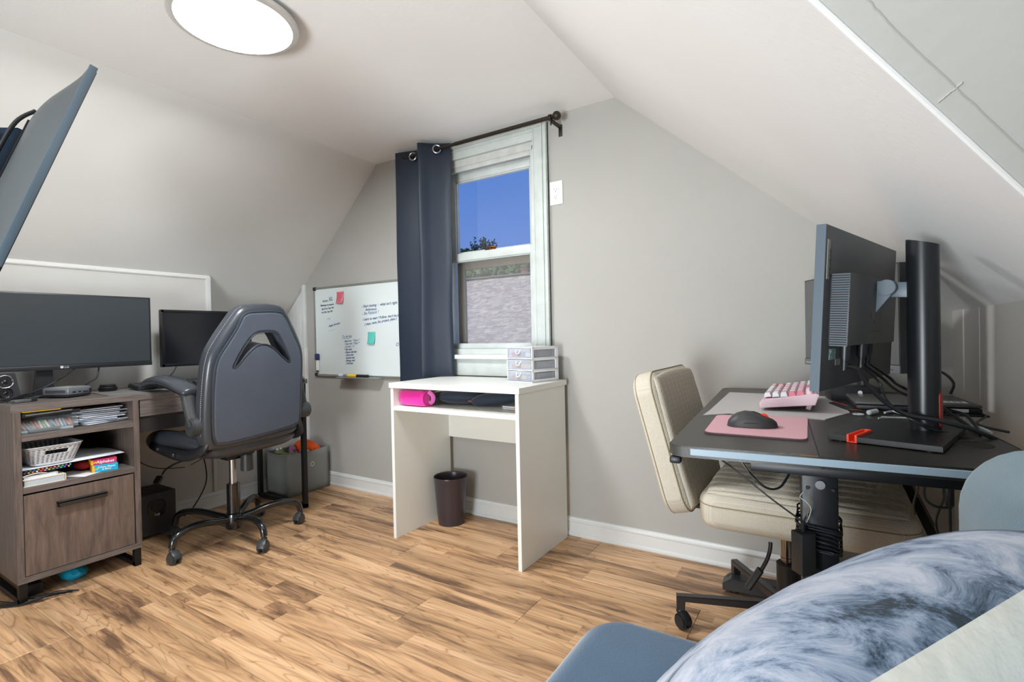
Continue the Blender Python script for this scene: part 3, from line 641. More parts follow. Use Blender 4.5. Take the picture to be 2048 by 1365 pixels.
MB().b2((XBK, Y0+.022, .1), (XBK+.012, Y1-.022, ZT-.026)).obj('back_panel', mat('back_dark', '2c2827', .6), o, ang=0)
for z, t_ in ((.617, .026), (.417, .024)):
    MB().b2((XBK+.012, Y0+.022, z), (XF-.002, Y1-.022, z+t_), .001).obj('shelf', mdw, o, ang=0)
MB().b2((XBK, Y0+.001, .078), (XF+.001, Y1, .100), .001).obj('bottom_board', mdw, o, ang=0)
dr = MB().b2((XF-.018, Y0+.024, .102), (XF-.002, Y1-.026, .410), .001).obj('door', grain('door_wood', '4c403a', '7d6a5f', scale=(9, 9, 1.2), rough=.5, dens=5, contrast=(.28, .74), bump=.15, rnd=False), o, ang=0)
b = MB(); b.b2((XF+.012, .732, .343), (XF+.020, .893, .362), .001); b.b2((XF-.002, .732, .356), (XF+.020, .893, .363), .001); b.b2((XF-.002, .732, .343), (XF+.02, .735, .363)); b.obj('handle', mat('handle_dark', '3b3836', .4, metal=.4), dr)
dr = MB().b2((XF-.020, Y1+.006, .656), (XF-.004, 1.86, .740), .001).obj('drawer', mdw, o, ang=0)
MB().b2((XF-.45, Y1, .585), (XF-.012, 1.862, .654)).obj('drawer_box', mat('underside', '262221', .6), o, ang=0)
b = MB(); s = .025
for ya in (Y0+.004, Y1-.029):
    b = MB(); b.b2((XF-.028, ya, 0), (XF-.004, ya+s, .078), .001); b.b2((XBK+.01, ya, 0), (XBK+.034, ya+s, .078), .001); b.b2((XBK+.01, ya, 0), (XF-.004, ya+s, .020), .001); b.obj('leg_frame', mbm, o, ang=0)
b = MB(); ya = 1.853
b.b2((XF-.04, ya, 0), (XF-.015, ya+s, ZT-.026), .001); b.b2((-3.10, ya, 0), (-3.075, ya+s, ZT-.026), .001); b.b2((-3.10, ya, 0), (XF-.015, ya+s, .025), .001); b.obj('leg_frame', mbm, o, ang=0)
# ---- ultrawide
mscr = mat('screen_glass', '3b4044', .22, spec=.35); mscr2 = mat('screen_glass_dark', '14161a', .16, spec=.5); mbz = mat('bezel_black', '232426', .4)
LX_ = -2.93
o = thing('ultrawide_monitor', 'wide flat ultrawide monitor on the near end of the wood desk', 'monitor', (LX_, .85, ZT), 0)
LY0, LY1, LZ0, LZ1 = .40, 1.212, .874, 1.215
MB().b2((LX_-.022, LY0, LZ0), (LX_-.002, LY1, LZ1), .003).obj('housing', mbz, o)
MB().b2((LX_-.003, LY0+.007, LZ0+.022), (LX_-.0005, LY1-.009, LZ1-.007)).obj('screen', mscr, o, ang=0)
MB().b2((LX_-.004, LY0, LZ0), (LX_+.0005, LY1, LZ0+.020), .002).obj('chin_bezel', mbz, o)
text('LG', .0135, frame((LX_+.0012, .862, LZ0+.0055), (0, 1, 0), (0, 0, 1)), 'logo_text', mat('logo_grey', 'c9cccf', .4), o, .0002)
MB().cyl((LX_+.0004, .853, LZ0+.0105), (LX_+.0016, .853, LZ0+.0105), .0058, n=20).obj('logo_disc', MATS['logo_grey'], o)
b = MB(); b.prism([(.765, ZT+.012), (.835, ZT+.012), (.828, LZ0+.06), (.782, LZ0+.06)], -.012, .012, frame((LX_-.045, 0, 0), (0, 1, 0), (0, 0, 1))); b.obj('stand_neck', mbp, o)
b = MB(); b.box((LX_-.03, .80, ZT+.006), (.15, .22, .010), None, .004); b.obj('stand_base', mbp, o)
MB().b2((LX_-.06, .77, LZ0+.04), (LX_-.02, .83, LZ0+.12), .004).obj('stand_mount', mbp, o)
SX = -2.94
o = thing('side_monitor', 'smaller black monitor behind the gaming chair on the wood desk', 'monitor', (SX, 1.5, ZT))
b = MB(); b.b2((SX-.03, 1.262, .858), (SX-.006, 1.745, 1.158), .004); b.b2((SX-.008, 1.262, .858), (SX, 1.276, 1.158), .002); b.b2((SX-.008, 1.731, .858), (SX, 1.745, 1.158), .002); b.b2((SX-.008, 1.262, 1.143), (SX, 1.745, 1.158), .002); b.b2((SX-.008, 1.262, .858), (SX, 1.745, .874), .002)
b.obj('housing', mat('gloss_black', '191a1d', .25), o)
MB().b2((SX-.007, 1.274, .872), (SX-.0045, 1.733, 1.145)).obj('screen', mscr2, o, ang=0)
b = MB(); b.cyl((SX-.045, 1.5, ZT+.01), (SX-.045, 1.5, .92), .018); b.b2((SX-.05, 1.46, .88), (SX-.025, 1.54, .96), .003); b.obj('stand_neck', mbp, o)
MB().lathe([(0, ZT+.012), (.07, ZT+.010), (.09, ZT+.003), (.09, ZT), (0, ZT)], (SX-.03, 1.5, 0)).obj('stand_base', mbp, o)
# ---- little speaker
o = thing('desktop_speaker', 'small black speaker with two silver-ringed cones at the desk left end', 'speaker', (-2.93, .66, ZT), 0)
fr_ = frame((-2.90, .655, ZT), (0, 1, 0), (-.12, 0, 1))
b = MB(fr_); b.prism([(-.05, 0), (.055, 0), (.040, .115), (-.045, .115)], -.09, 0, None, .003); b.obj('cabinet', mbp, o)
mcr = mat('chrome', 'c8cacb', .15, metal=1)
for cy, r in ((.078, .026), (.032, .020)):
    b = MB(fr_); b.tube([(r*math.cos(a)+.006, r*math.sin(a)+cy, .002) for a in [2*PI*i/32 for i in range(32)]], .0035, n=8, closed=True, sm=False); b.obj('driver_ring', mcr if cy > .05 else mat('gloss_ring', '3a3c40', .15, metal=.8), o)
    b = MB(fr_); b.lathe([(r, 0.0005), (r*.8, -.001+.002), (r*.45, .0005), (r*.3, .004), (0, .006)], (.006, cy, 0), n=24); b.obj('driver_cone', mat('cone_dark', '121315', .3), o)
# ---- mini pc
mpc = mat('silver_pc', '8b9096', .35, metal=.6)
PC = Vector((-2.905, .845, ZT)); ax = Vector((.94, -.34, 0)).normalized()
ea = onz(73, 798, ZT); eb = onz(137, 797, ZT); ec = onz(187, 783, ZT)
u_ = (ea-eb); u_.z = 0; u_.normalize(); v_ = Vector((-u_.y, u_.x, 0)); v_ = -v_ if (ec-eb).dot(v_) < 0 else v_
o = thing('mini_computer', 'small silver mini computer with vent slots on the wood desk', 'computer', tuple(eb+u_*.06+v_*.06))
fr_ = frame(eb, u_, v_, (0, 0, 1)) if u_.cross(v_).z > 0 else frame(eb, v_, u_, (0, 0, 1))
sw = u_.cross(v_).z <= 0
def P3(a, c, z): return (a, c, z) if not sw else (c, a, z)
b = MB(fr_); b.b2(P3(0, 0, .012), P3(.117, .112, .043), .005); b.obj('case', mpc, o)
MB(fr_).b2(P3(.002, .002, .004), P3(.115, .110, .012), .001).obj('base_plate', mbp, o)
b = MB(fr_)
for i in range(17): b.b2(P3(.014+i*.0053, -.0006, .022), P3(.0168+i*.0053, .001, .034))
b.obj('vent_slots', mat('slot_black', '1d1b1a', .6), o, kind='stuff')
b = MB(fr_); b.b2(P3(-.0008, .02, .020), P3(.001, .034, .027)); b.b2(P3(-.0008, .048, .020), P3(.001, .060, .026)); b.b2(P3(-.0008, .07, .018), P3(.001, .095, .024)); b.obj('ports', MATS['slot_black'], o)
b = MB(fr_); b.b2(P3(-.002, .100, .014), P3(.000, .112, .034), .001); b.obj('power_socket', mbp, o)
b = MB(fr_); b.b2(P3(.006, .006, .0432), P3(.111, .106, .0442), .001); b.obj('lid', mat('lid_silver', 'c4c3bf', .3, metal=.4), o)
# usb gadget and its cable bundle
p = onz(42, 806, ZT)
o = thing('usb_adapter', 'flat dark usb adapter lying on the desk in front of the speaker', 'adapter', tuple(p))
b = MB(frame(p+Vector((0, 0, .007)), (1, .25, 0), (-.25, 1, 0))); b.box((0, .0, 0), (.03, .055, .012), None, .003); b.obj('body', mat('grey_plastic', '55585a', .4), o)
b = MB(frame(p+Vector((0, 0, .009)), (1, .25, 0), (-.25, 1, 0))); b.box((-.005, .038, 0), (.026, .026, .018), None, .003); b.obj('plug', mbp, o)
# mouse pad cloth, puck, keyboard
mkb = mat('keyboard_black', '1c1d1f', .45)
a = [onz(191, 787, ZT), onz(245, 794, ZT), onz(395, 775, ZT), onz(392, 757, ZT), onz(250, 772, ZT)]
a = [Vector((max(-3.09, min(-2.62, q.x)), q.y, q.z)) for q in a]
b = MB(); b.quad([(-2.93, .955, ZT), (-2.66, .93, ZT), (-2.635, .99, ZT), (-2.63, 1.55, ZT), (-2.93, 1.55, ZT)], (0, 0, .003))
b.obj('desk_mat', mat('mat_grey', '6f6e6d', .9, bump=.3, bscale=300), None, 0, label='thin grey cloth mat under the black keyboard on the wood desk', cat='mat')
p = onz(216, 783, ZT+.002)
o = thing('dial_puck', 'round black puck beside the black keyboard on the wood desk', 'hub', (p.x, p.y, ZT+.003))
MB().lathe([(0, .003), (.034, .003), (.037, .008), (.037, .020), (.034, .024), (.031, .0245), (.031, .026), (.033, .030), (.028, .035), (0, .036)], (p.x, p.y, ZT)).obj('body', mat('gloss_black', '191a1d', .25), o)
o = thing('black_keyboard', 'black full-size keyboard on the wood desk before the side monitor', 'keyboard', (-2.76, 1.3, ZT+.003))
fr_ = frame((-2.83, 1.31, ZT+.014), (.06, 1, 0), (-1, .06, .08))
b = MB(fr_); b.box((0, 0, 0), (.44, .135, .016), None, .004); b.obj('case', mkb, o)
b = MB(fr_)
for r in range(6):
    for c in range(21):
        if r == 0 and 5 < c < 12: continue
        b.box((-.208+c*.0208, -.053+r*.0212, .012), (.0175, .0175, .009), None, .0025, 1)
b.box((-.04, -.053, .012), (.12, .0175, .009), None, .0025, 1)
b.obj('keys', mat('keycap_black', '2b2d30', .5), o, kind='stuff')
def cable(lbl, pts, r=.0025, mt=None, grp=None, n=6):
    b = MB(); b.tube(pts, r, n=n); return b.obj('cable', mt or mbp, None, 60, label=lbl, cat='cable', group=grp)
zc = ZT+.004
cable('black cable curving down from under the ultrawide to the desk corner', [(-2.95, .93, .90), (-2.92, .86, .845), (-2.90, .78, .80), (-2.87, .70, .775), (-2.84, .62, zc+.004), (-2.80, .55, zc)], .0035)
cable('short black cable hanging below the ultrawide right of its logo', [(-2.955, 1.0, .90), (-2.96, .99, .83), (-2.98, .96, .80), (-3.0, .93, zc)], .0035)
cable('thin black cord looping beside the silver mini computer', [(-2.93, .815, zc+.006), (-2.90, .76, zc+.004), (-2.86, .71, zc+.010), (-2.82, .66, zc+.004), (-2.79, .62, zc)], .003)
cable('short cord lying from speaker to usb adapter', [(-2.86, .70, zc), (-2.83, .675, zc+.012), (-2.80, .65, zc+.006), (-2.76, .63, zc)], .0028)
cable('thin black cables behind the chair rising to the side monitor', [(-2.97, 1.35, .88), (-2.99, 1.33, .82), (-3.02, 1.28, .775), (-3.08, 1.25, .765)], .003)
# ---- shelf things
zs = .643; ydw = Y0+.026
mpp = mat('paper', 'dfe3ea', .8, var=.03); mpb = mat('paper_cream', 'e8dfcc', .85, var=.05, vscale=30)
def sheet(x, y, z, w, d, rz, t=.0012, bow=0):
    b = MB(TR(x, y, z, rz)); b.surf(lambda u, v: Vector(((u-.5)*w, (v-.5)*d, bow*math.sin(u*3.1)*v)), 8, 4, merge=False); return b, t
o = thing('black_binder', 'black binder under the desktop in the upper desk shelf', 'binder', (-2.74, .73, zs+.062))
b = MB(); b.b2((-2.86, ydw, .706), (-2.618, .818, .722), .003); b.b2((-2.87, ydw, .722), (-2.622, .80, .7265), .001); b.cyl((-2.617, ydw+.01, .712), (-2.617, .79, .718), .006, n=10); b.obj('cover', mbp, o)
MB().b2((-2.86, ydw, .7266), (-2.616, .755, .7305)).obj('yellow_sheet', mat('yellow', 'f1c71f', .4), o, ang=0)
o = thing('pencil_pouch', 'clear plastic pouch of coloured sticks on the upper desk shelf', 'pouch', (-2.7, .72, zs))
MB().b2((-2.84, ydw+.002, zs), (-2.635, .80, zs+.010), .003).obj('tray', mat('clear_tray', '9fb0b8', .2), o)
rs = random.Random(5); pal = ['d98a86', 'e3c06a', '8fc28d', '7fb0cf', 'b79ad0', 'd8cdb8', '9a8c84', 'b6d0c6', 'c94f55', 'e8e3d4']
for i in range(15):
    y = ydw+.006+i*.0105; c = pal[(i*7) % 10]
    MB().box((-2.652+rs.uniform(-.006, .004), y+.004, zs+.028), (.010, .0075, .036), (rs.uniform(.25, .6), 0, 0), .002, 1).obj('chalk_stick', mat('stick_'+c, c, .6), o)
b = MB(); b.surf(lambda u, v: Vector((-2.632-.02*v**2-.01*math.sin(u*9)*.3, ydw+.002+u*.175, zs+.008+.050*v)), 12, 6, merge=False); b.surf(lambda u, v: Vector((-2.652-v*.15, ydw+.002+u*.18, zs+.058+.006*math.sin(u*7+v*3))), 12, 6, merge=False)
b.obj('plastic_film', pane_mat('film', (.93, .96, .97), .12, .16, (.7, .8, .85)), o, 60)
b = MB(); b.b2((-2.634, .66, zs+.004), (-2.629, .755, zs+.016), .001); b.obj('zip_slider', mat('zip_silver', '9ea3a6', .3, metal=.7), o)
for i in range(9):
    z = zs+.0015+i*.0078; rz = [.32, .18, -.1, .05, .22, .0, .12, -.05, .1][i]
    b = MB(TR(-2.755, .893+.012*math.sin(i*2.3), z, rz)); b.box((0, 0, .003), (.21, .165, .0042), None, .0008, 1)
    b.surf(lambda u, v: Vector(((u-.5)*.213, (v-.5)*.168, .0056+.0014*math.sin(u*5+i))), 6, 4, merge=False)
    b.obj('paper_bundle', mpp if i % 4 != 2 else mat('paper_blue', 'c3d0e0', .8), None, 30, label=['lowest', 'second lowest', 'third lowest', 'fourth lowest', 'middle', 'fourth highest', 'third highest', 'second highest', 'topmost'][i]+' folded white paper bundle of the fanned stack on upper desk shelf', cat='paper', group='paper bundles on the upper shelf')
zs2 = .441
# perforated basket
o = thing('plastic_basket', 'light grey perforated plastic basket on the lower desk shelf', 'basket', (-2.75, .745, .512))
def bas(s, v, zz=(.512, .582)):
    """s: along perimeter 0..1; v height 0..1"""
    hx, hy = .105+.018*v, .068+.028*v; r = .025; P = rrect(hx, hy, r, 4); n = len(P); i = s*n; k = int(i) % n; f = i-int(i); a, c = P[k], P[(k+1) % n]
    return Vector((-2.748+a[0]*(1-f)+c[0]*f, .738+a[1]*(1-f)+c[1]*f, zz[0]+(zz[1]-zz[0])*v))
def peri(hx, hy, r):
    L = []; P = rrect(hx, hy, r, 4); P.append(P[0]); d = [0]
    for a, c in zip(P, P[1:]): d.append(d[-1]+math.hypot(a[0]-c[0], a[1]-c[1]))
    return P, d
def bas2(s, v):
    hx, hy = .105+.016*v, .066+.026*v; P, d = peri(hx, hy, .028); t = s*d[-1]; k = 0
    while k < len(d)-2 and d[k+1] < t: k += 1
    f = (t-d[k])/max(1e-9, d[k+1]-d[k]); a, c = P[k], P[k+1]
    return Vector((-2.748+a[0]*(1-f)+c[0]*f, .738+a[1]*(1-f)+c[1]*f, .5105+.072*v))
t = bmesh.new(); NS, NR = 96, 23
V = {}
def gv(i, j):
    i %= NS
    if (i, j) not in V: V[(i, j)] = t.verts.new(bas2(i/NS, j/NR))
    return V[(i, j)]
def isx(i, j):
    p = bas2((i+.5)/NS, (j+.5)/NR); hole = (i % 2 == 0) and j % 2 == 1 and 2 < j < 20
    if p.x > -2.655 and 11 < j < 19: 
        if abs(p.y-.745) < .034: return 12 < j < 18
        if abs(p.y-.745) < .042: return False
    return hole
for i in range(NS):
    for j in range(NR):
        if not isx(i, j): t.faces.new((gv(i, j), gv(i+1, j), gv(i+1, j+1), gv(i, j+1)))
t.faces.new([gv(i, 0) for i in range(NS)][::-1])
bmesh.ops.recalc_face_normals(t, faces=t.faces); b = MB(); b._add(t)
bo = b.obj('basket_wall', mat('basket_grey', 'bfc0c3', .5), o, 50); q = bo.modifiers.new('s', 'SOLIDIFY'); q.thickness = .002; q.offset = 0
b = MB(); b.tube([bas2(i/64, 1.0)+Vector((0, 0, .001)) for i in range(64)], (.0022, .005), n=8, closed=True, sm=False); b.obj('rim', MATS['basket_grey'], o)
# sheets under it
for i, (x, y, z, w_, d_, rz, bw) in enumerate(((-2.76, .83, .5055, .25, .34, .12, .006), (-2.78, .80, .5075, .24, .30, -.15, .004), (-2.80, .86, .5095-.001, .22, .20, .5, .012), (-2.78, .70, .5035, .25, .13, .02, .002))):
    b, t_ = sheet(x, min(y, .80), z, min(w_, .25), d_, rz*.5, bow=bw); q = b.obj('paper_sheet', mpp if i != 3 else mpb, None, 60, label=['broad white sheet turned slightly under the grey basket', 'second white sheet crossing over the broad one below the basket', 'curling grey-white sheet reaching furthest right beyond the basket', 'cream sheet along the left edge below the grey basket'][i], cat='paper', group='loose sheets under the basket'); m_ = q.modifiers.new('s', 'SOLIDIFY'); m_.thickness = .0012
def book(nm, lbl, cat, x0, x1, y0, y1, z0, z1, cov, edge=None, rz=0, sp='y0'):
    c = ((x0+x1)/2, (y0+y1)/2, z0); q = thing(nm, lbl, cat, c, rz); b = MB(WM[q.name]); hx, hy, h = (x1-x0)/2, (y1-y0)/2, z1-z0
    b.b2((-hx, -hy, 0), (hx, hy, .0015)); b.b2((-hx, -hy, h-.0015), (hx, hy, h)); b.b2((-hx, hy-.002, 0), (hx, hy, h)) if sp == 'y1' else b.b2((-hx, -hy, 0), (hx, -hy+.002, h)); b.obj('cover', cov, q, ang=0)
    MB(WM[q.name]).b2((-hx+.003, -hy+.003, .0015), (hx-.002, hy-.004, h-.0015)).obj('pages', edge or mpb, q, ang=0); return q
mcb = mat('cream_board', 'e7dcc6', .7)
q = book('white_binder', 'thick white book at the bottom left of the lower desk shelf', 'book', -2.83, -2.618, ydw, .766, zs2, zs2+.026, mcb, mat('grey_pages', 'b9bfc3', .8), 0, 'y1')
q = book('notebook', 'white notebook on the thick white book in the lower shelf', 'book', -2.83, -2.630, ydw, .742, zs2+.0265, zs2+.036, mpp, mpp, .03, 'y1')
b = MB(); b.surf(lambda u, v: Vector((-2.83+.20*u, ydw+.002+.085*v*(1-.15*u), zs2+.038+.007*math.sin(v*3)*u)), 8, 6, merge=False); q = b.obj('envelope', mcb, None, 60, label='cream envelope curling over the white notebook on lower shelf', cat='envelope'); m_ = q.modifiers.new('s', 'SOLIDIFY'); m_.thickness = .002
o = thing('marker_box', 'box of many coloured marker pens under the grey basket', 'box', (-2.73, .70, zs2+.046))
MB().b2((-2.83, ydw+.001, zs2+.046), (-2.637, .770, zs2+.061), .001).obj('box', mat('box_dark', '38343a', .6), o)
pal2 = ['3f78c4', '52a64d', 'd94545', 'e2b93b', '8f55b5', 'e67aa7', 'e07b39', '3bb0b5', 'a8c84a', 'd7d7d7']
for r in range(2):
    for i in range(12):
        MB().cyl((-2.6375, ydw+.008+i*.0122+.005*r, zs2+.0505+r*.0066), (-2.634, ydw+.008+i*.0122+.005*r, zs2+.0505+r*.0066), .0031, n=8).obj('marker_end', mat('mk_'+pal2[(i*3+r*4) % 10], pal2[(i*3+r*4) % 10], .5), o)
def card_box(lbl, x, y, z, h, col, tx, sz, spx):
    q = thing('flash_card_box', lbl, 'box', (x, y, z), -.22, 'flash card boxes on the lower shelf'); fr_ = WM[q.name]
    MB(fr_).b2((-.055, -.043, 0), (.055, .043, h), .001).obj('box', mat('card_'+col, col, .4), q, ang=0)
    MB(fr_).b2((-.053, -.044, .001), (.0555, -.036, h-.001)).obj('yellow_corner', mat('card_yellow', 'e6a91f', .45), q, ang=0)
    for i, l in enumerate(tx): text(l, sz, fr_ @ frame((.0556, .004, h*.5+ (len(tx)/2-1-i)*sz*1.0+sz*.18), (0, 1, 0), (0, 0, 1)), 'title', mpp, q, .0002, align='CENTER', off=.0003)
    b = MB(fr_ @ frame((.0556, -.029, h*.35), (0, 1, 0), (0, 0, 1))); b.prism([(.007*math.cos(a), .007*math.sin(a)) for a in [PI*i/10 for i in range(11)]], 0, .0004); b.obj('emblem', MATS['card_yellow'], q, ang=0)
    return q
card_box('cyan card box titled Colors, Shapes & More on the lower shelf', -2.69, .915, zs2, .030, '17a9cf', ['Colors, Shapes', '& More'], .0098, 0)
card_box('pink card box titled Alphabet stacked on the cyan box', -2.695, .913, zs2+.0305, .022, 'c2326a', ['Alphabet'], .0165, 0)
b, t_ = sheet(-2.70, .83, zs2+.001, .16, .11, .5, bow=.001); q = b.obj('paper_sheet', mpp, None, 60, label='white paper sheet lying between the books and the card boxes', cat='paper'); m_ = q.modifiers.new('s', 'SOLIDIFY'); m_.thickness = .001
b = MB(); b.ball((-2.75, .86, zs2+.022), (.05, .03, .018), 8); b.obj('red_packet', mat('red_pack', 'a5222c', .4), None, label='small red packet behind the white sheets on the lower shelf', cat='packet')
# ---- under the cabinet
b = MB(); t = bmesh.new(); bmesh.ops.create_icosphere(t, subdivisions=3, radius=1)
for v in t.verts: v.co = Vector((v.co.x*.06, v.co.y*.045, max(-.02, v.co.z*.03)))*(1+.12*noise.noise(v.co*9))
b._add(t, Matrix.Translation((-2.735, .815, .021))); b.obj('blue_bag', mat('blue_plastic', '1f9fc4', .3, bump=.6, bscale=60), None, label='crumpled bright blue plastic bag under the desk cabinet', cat='bag')
b = MB(); b.b2((-2.75, .655, 0), (-2.67, .70, .045), .004); b.obj('power_brick', mbp, None, label='black power brick on floor behind the cabinet near foot', cat='power adapter')
b = MB()
for i in range(5):
    cx, cy = -2.595+.004*i, .655+.01*i; b.tube([(cx-.12-.02*i, .52+.01*i, .004), (cx-.02, cy-.05, .004), (cx+.005, cy-.01+.006*i, .016+.002*i), (cx+.006*i, cy+.05+.008*i, .005), (cx-.02, cy+.035, .006), (cx-.06, cy-.02+.005*i, .005)], .0022, n=6)
b.obj('cable_tangle', mbp, None, 60, label='tangle of black cables on floor at the cabinet near leg', cat='cable')
# ---- subwoofer
o = thing('subwoofer', 'black box subwoofer with round port on floor beside the cabinet', 'speaker', (-3.0, 1.2, 0))
sx_ = -2.905
MB().b2((-3.105, 1.10, .020), (sx_, 1.293, .225), .003).obj('cabinet', mat('sub_black', '2a2b2d', .55, bump=.2, bscale=300), o)
for x in (-3.08, sx_-.03):
    for y in (1.12, 1.265): MB().cyl((x, y, 0), (x, y, .021), .011, n=14).obj('foot', mbp, o)
fr_ = frame((sx_, 1.205, .148), (0, 1, 0), (0, 0, 1)); b = MB(fr_); b.prism(chaikin([(-.036, -.042), (.036, -.042), (.044, 0), (.036, .045), (-.036, .045), (-.044, 0)], 2), -.002, .003, None, .001); b.obj('port_plate', mat('gloss_black', '191a1d', .25), o)
b = MB(fr_); b.tube([(.026*math.cos(a), .012+.026*math.sin(a), .003) for a in [2*PI*i/32 for i in range(32)]], .003, n=8, closed=True, sm=False); b.cyl((0, .012, .002), (0, .012, .0036), .024, n=28); b.obj('port_ring', MATS['slot_black'], o)
text('logi', .017, frame((sx_+.0032, 1.205, .114), (0, 1, 0), (0, 0, 1)), 'logo_text', mat('logo_grey', 'c9cccf', .4), o, .0002, align='CENTER')
cable('thin black wire hanging down from the desk to the inline plug', [(-2.95, 1.15, .60), (-3.0, 1.12, .50), (-2.98, 1.15, .40), (-2.93, 1.22, .345), (-2.86, 1.32, .335)], .0022)
cable('black power cord hanging behind the chair from desk to floor', [(-2.98, 1.44, .66), (-2.99, 1.45, .45), (-3.0, 1.49, .30), (-3.02, 1.50, .18), (-3.04, 1.44, .06), (-3.06, 1.40, .02)], .0035)
cable('thin wire running from the inline plug back under the desk', [(-2.84, 1.34, .345), (-2.88, 1.5, .40), (-2.95, 1.6, .50), (-2.98, 1.65, .585)], .0022)
# ---- fabric bin with toys
mfb = mat('bin_fabric', '7d7f7b', .9, bump=.4, bscale=420, var=.04)
BX0, BX1, BY0, BY1, BH = -3.105, -2.885, 1.925, 2.225, .268
o = thing('fabric_bin', 'grey fabric storage bin full of plush toys in the corner', 'storage bin', ((BX0+BX1)/2, (BY0+BY1)/2, 0))
def wallp(p0, p1, bow):
    def f(u, v): q = Vector(p0).lerp(Vector(p1), u); n_ = (Vector(p1)-Vector(p0)).cross(Vector((0, 0, 1))).normalized(); q += n_*bow*math.sin(PI*u)*v; q.z = .001+BH*v-.008*math.sin(PI*u)*v*(1 if bow > 0 else .3); return q
    return f
b = MB()
for a, c, w_ in (((BX0, BY0, 0), (BX1, BY0, 0), .006), ((BX1, BY0, 0), (BX1, BY1, 0), .004), ((BX1, BY1, 0), (BX0, BY1, 0), -.004), ((BX0, BY1, 0), (BX0, BY0, 0), -.002)): b.surf(wallp(a, c, w_), 12, 6, merge=False)
b.quad([(BX0, BY0, .003), (BX1, BY0, .003), (BX1, BY1, .003), (BX0, BY1, .003)]); q = b.obj('fabric_box', mfb, o, 40); m_ = q.modifiers.new('s', 'SOLIDIFY'); m_.thickness = .004; m_.offset = 1
b = MB()
for c, (x, y) in enumerate(((BX0, BY0), (BX1, BY0), (BX1, BY1), (BX0, BY1))): b.tube([(x, y, .004), (x, y, BH)], .0022, n=6, sm=False)
e1 = [wallp((BX0, BY0, 0), (BX1, BY0, 0), .006)(i/10, 1) for i in range(11)]+[wallp((BX1, BY0, 0), (BX1, BY1, 0), .004)(i/10, 1) for i in range(1, 11)]+[wallp((BX1, BY1, 0), (BX0, BY1, 0), -.004)(i/10, 1) for i in range(1, 11)]+[wallp((BX0, BY1, 0), (BX0, BY0, 0), -.002)(i/10, 1) for i in range(1, 10)]
b.tube(e1, .0028, n=6, closed=True, sm=False); b.obj('piping', mat('bin_piping', '8d8f8b', .9), o)
b = MB(frame((BX1+.006, 2.095, .178), (0, 1, 0), (0, 0, 1))); b.tube([(.013*math.cos(a), .013*math.sin(a), 0) for a in [2*PI*i/24 for i in range(24)]], .0035, n=8, closed=True, sm=False); g_ = b.obj('eyelet', mat('eyelet', 'c6bfb0', .35, metal=.6), o)
MB(frame((BX1+.0055, 2.095, .178), (0, 1, 0), (0, 0, 1))).cyl((0, 0, -.001), (0, 0, .0008), .012, n=20).obj('eyelet_hole', mat('hole_dark', '26343a', .8), o)
def plush(c): return mat('plush_'+c, c, .95, bump=.8, bscale=220, var=.15, vscale=40, sheen=.3)
o = thing('orange_plush_toy', 'orange plush creature with black eyes in the grey bin', 'plush toy', (-2.98, 2.13, .2))
b = MB(); b.tube([(-3.03, 2.07, .20), (-3.01, 2.09, .275), (-2.975, 2.12, .285), (-2.94, 2.155, .262), (-2.92, 2.175, .238)], lambda s: .040*math.sin(PI*(.15+.75*s))**.5, n=16); b.obj('body', plush('e2571c'), o)
for dx, dy in ((-.002, 0), (-.024, .022)): MB().ball((-2.912+dx, 2.142+dy, .268), .0055, 8).obj('eye', mat('eye_black', '111111', .2), o)
o = thing('purple_plush_toy', 'mauve plush toy with rounded ears in the grey bin', 'plush toy', (-2.97, 2.04, .2))
b = MB(); b.ball((-2.985, 2.035, .225), (.045, .05, .04), 12); b.ball((-2.99, 2.03, .275), (.020, .022, .026), 10); b.ball((-2.955, 1.998, .262), .016, 10); b.ball((-2.94, 2.07, .255), (.02, .026, .02), 10); b.obj('body', plush('9a6384'), o)
MB().ball((-2.918, 2.088, .254), (.010, .020, .014), 10).obj('snout', plush('d3ab98'), o)
o = thing('green_plush_toy', 'olive green plush frog with white eyes in the grey bin', 'plush toy', (-2.97, 1.96, .2))
b = MB(); b.ball((-2.99, 1.975, .23), (.06, .035, .035), 12); b.ball((-3.03, 1.965, .262), (.032, .028, .022), 10); b.ball((-2.93, 1.99, .245), (.04, .025, .022), 10); b.ball((-2.95, 1.962, .248), (.045, .02, .018), 10); b.obj('body', plush('6f7d3f'), o)
for dy in (-.012, .012): MB().ball((-3.035, 1.965+dy, .284), .008, 8).obj('eye', mpp, o)
b = MB(); b.ball((-2.96, 1.95, .235), (.07, .02, .02), 8); b.obj('red_plush_toy', plush('8e2f1d'), None, label='dark red plush piece peeking out below the green frog', cat='plush toy')
b = MB(); b.ball((-3.0, 2.075, .23), (.05, .05, .03), 8); b.obj('dark_green_plush_toy', plush('3f5a3c'), None, label='dark green plush piece behind the mauve toy in bin', cat='plush toy')
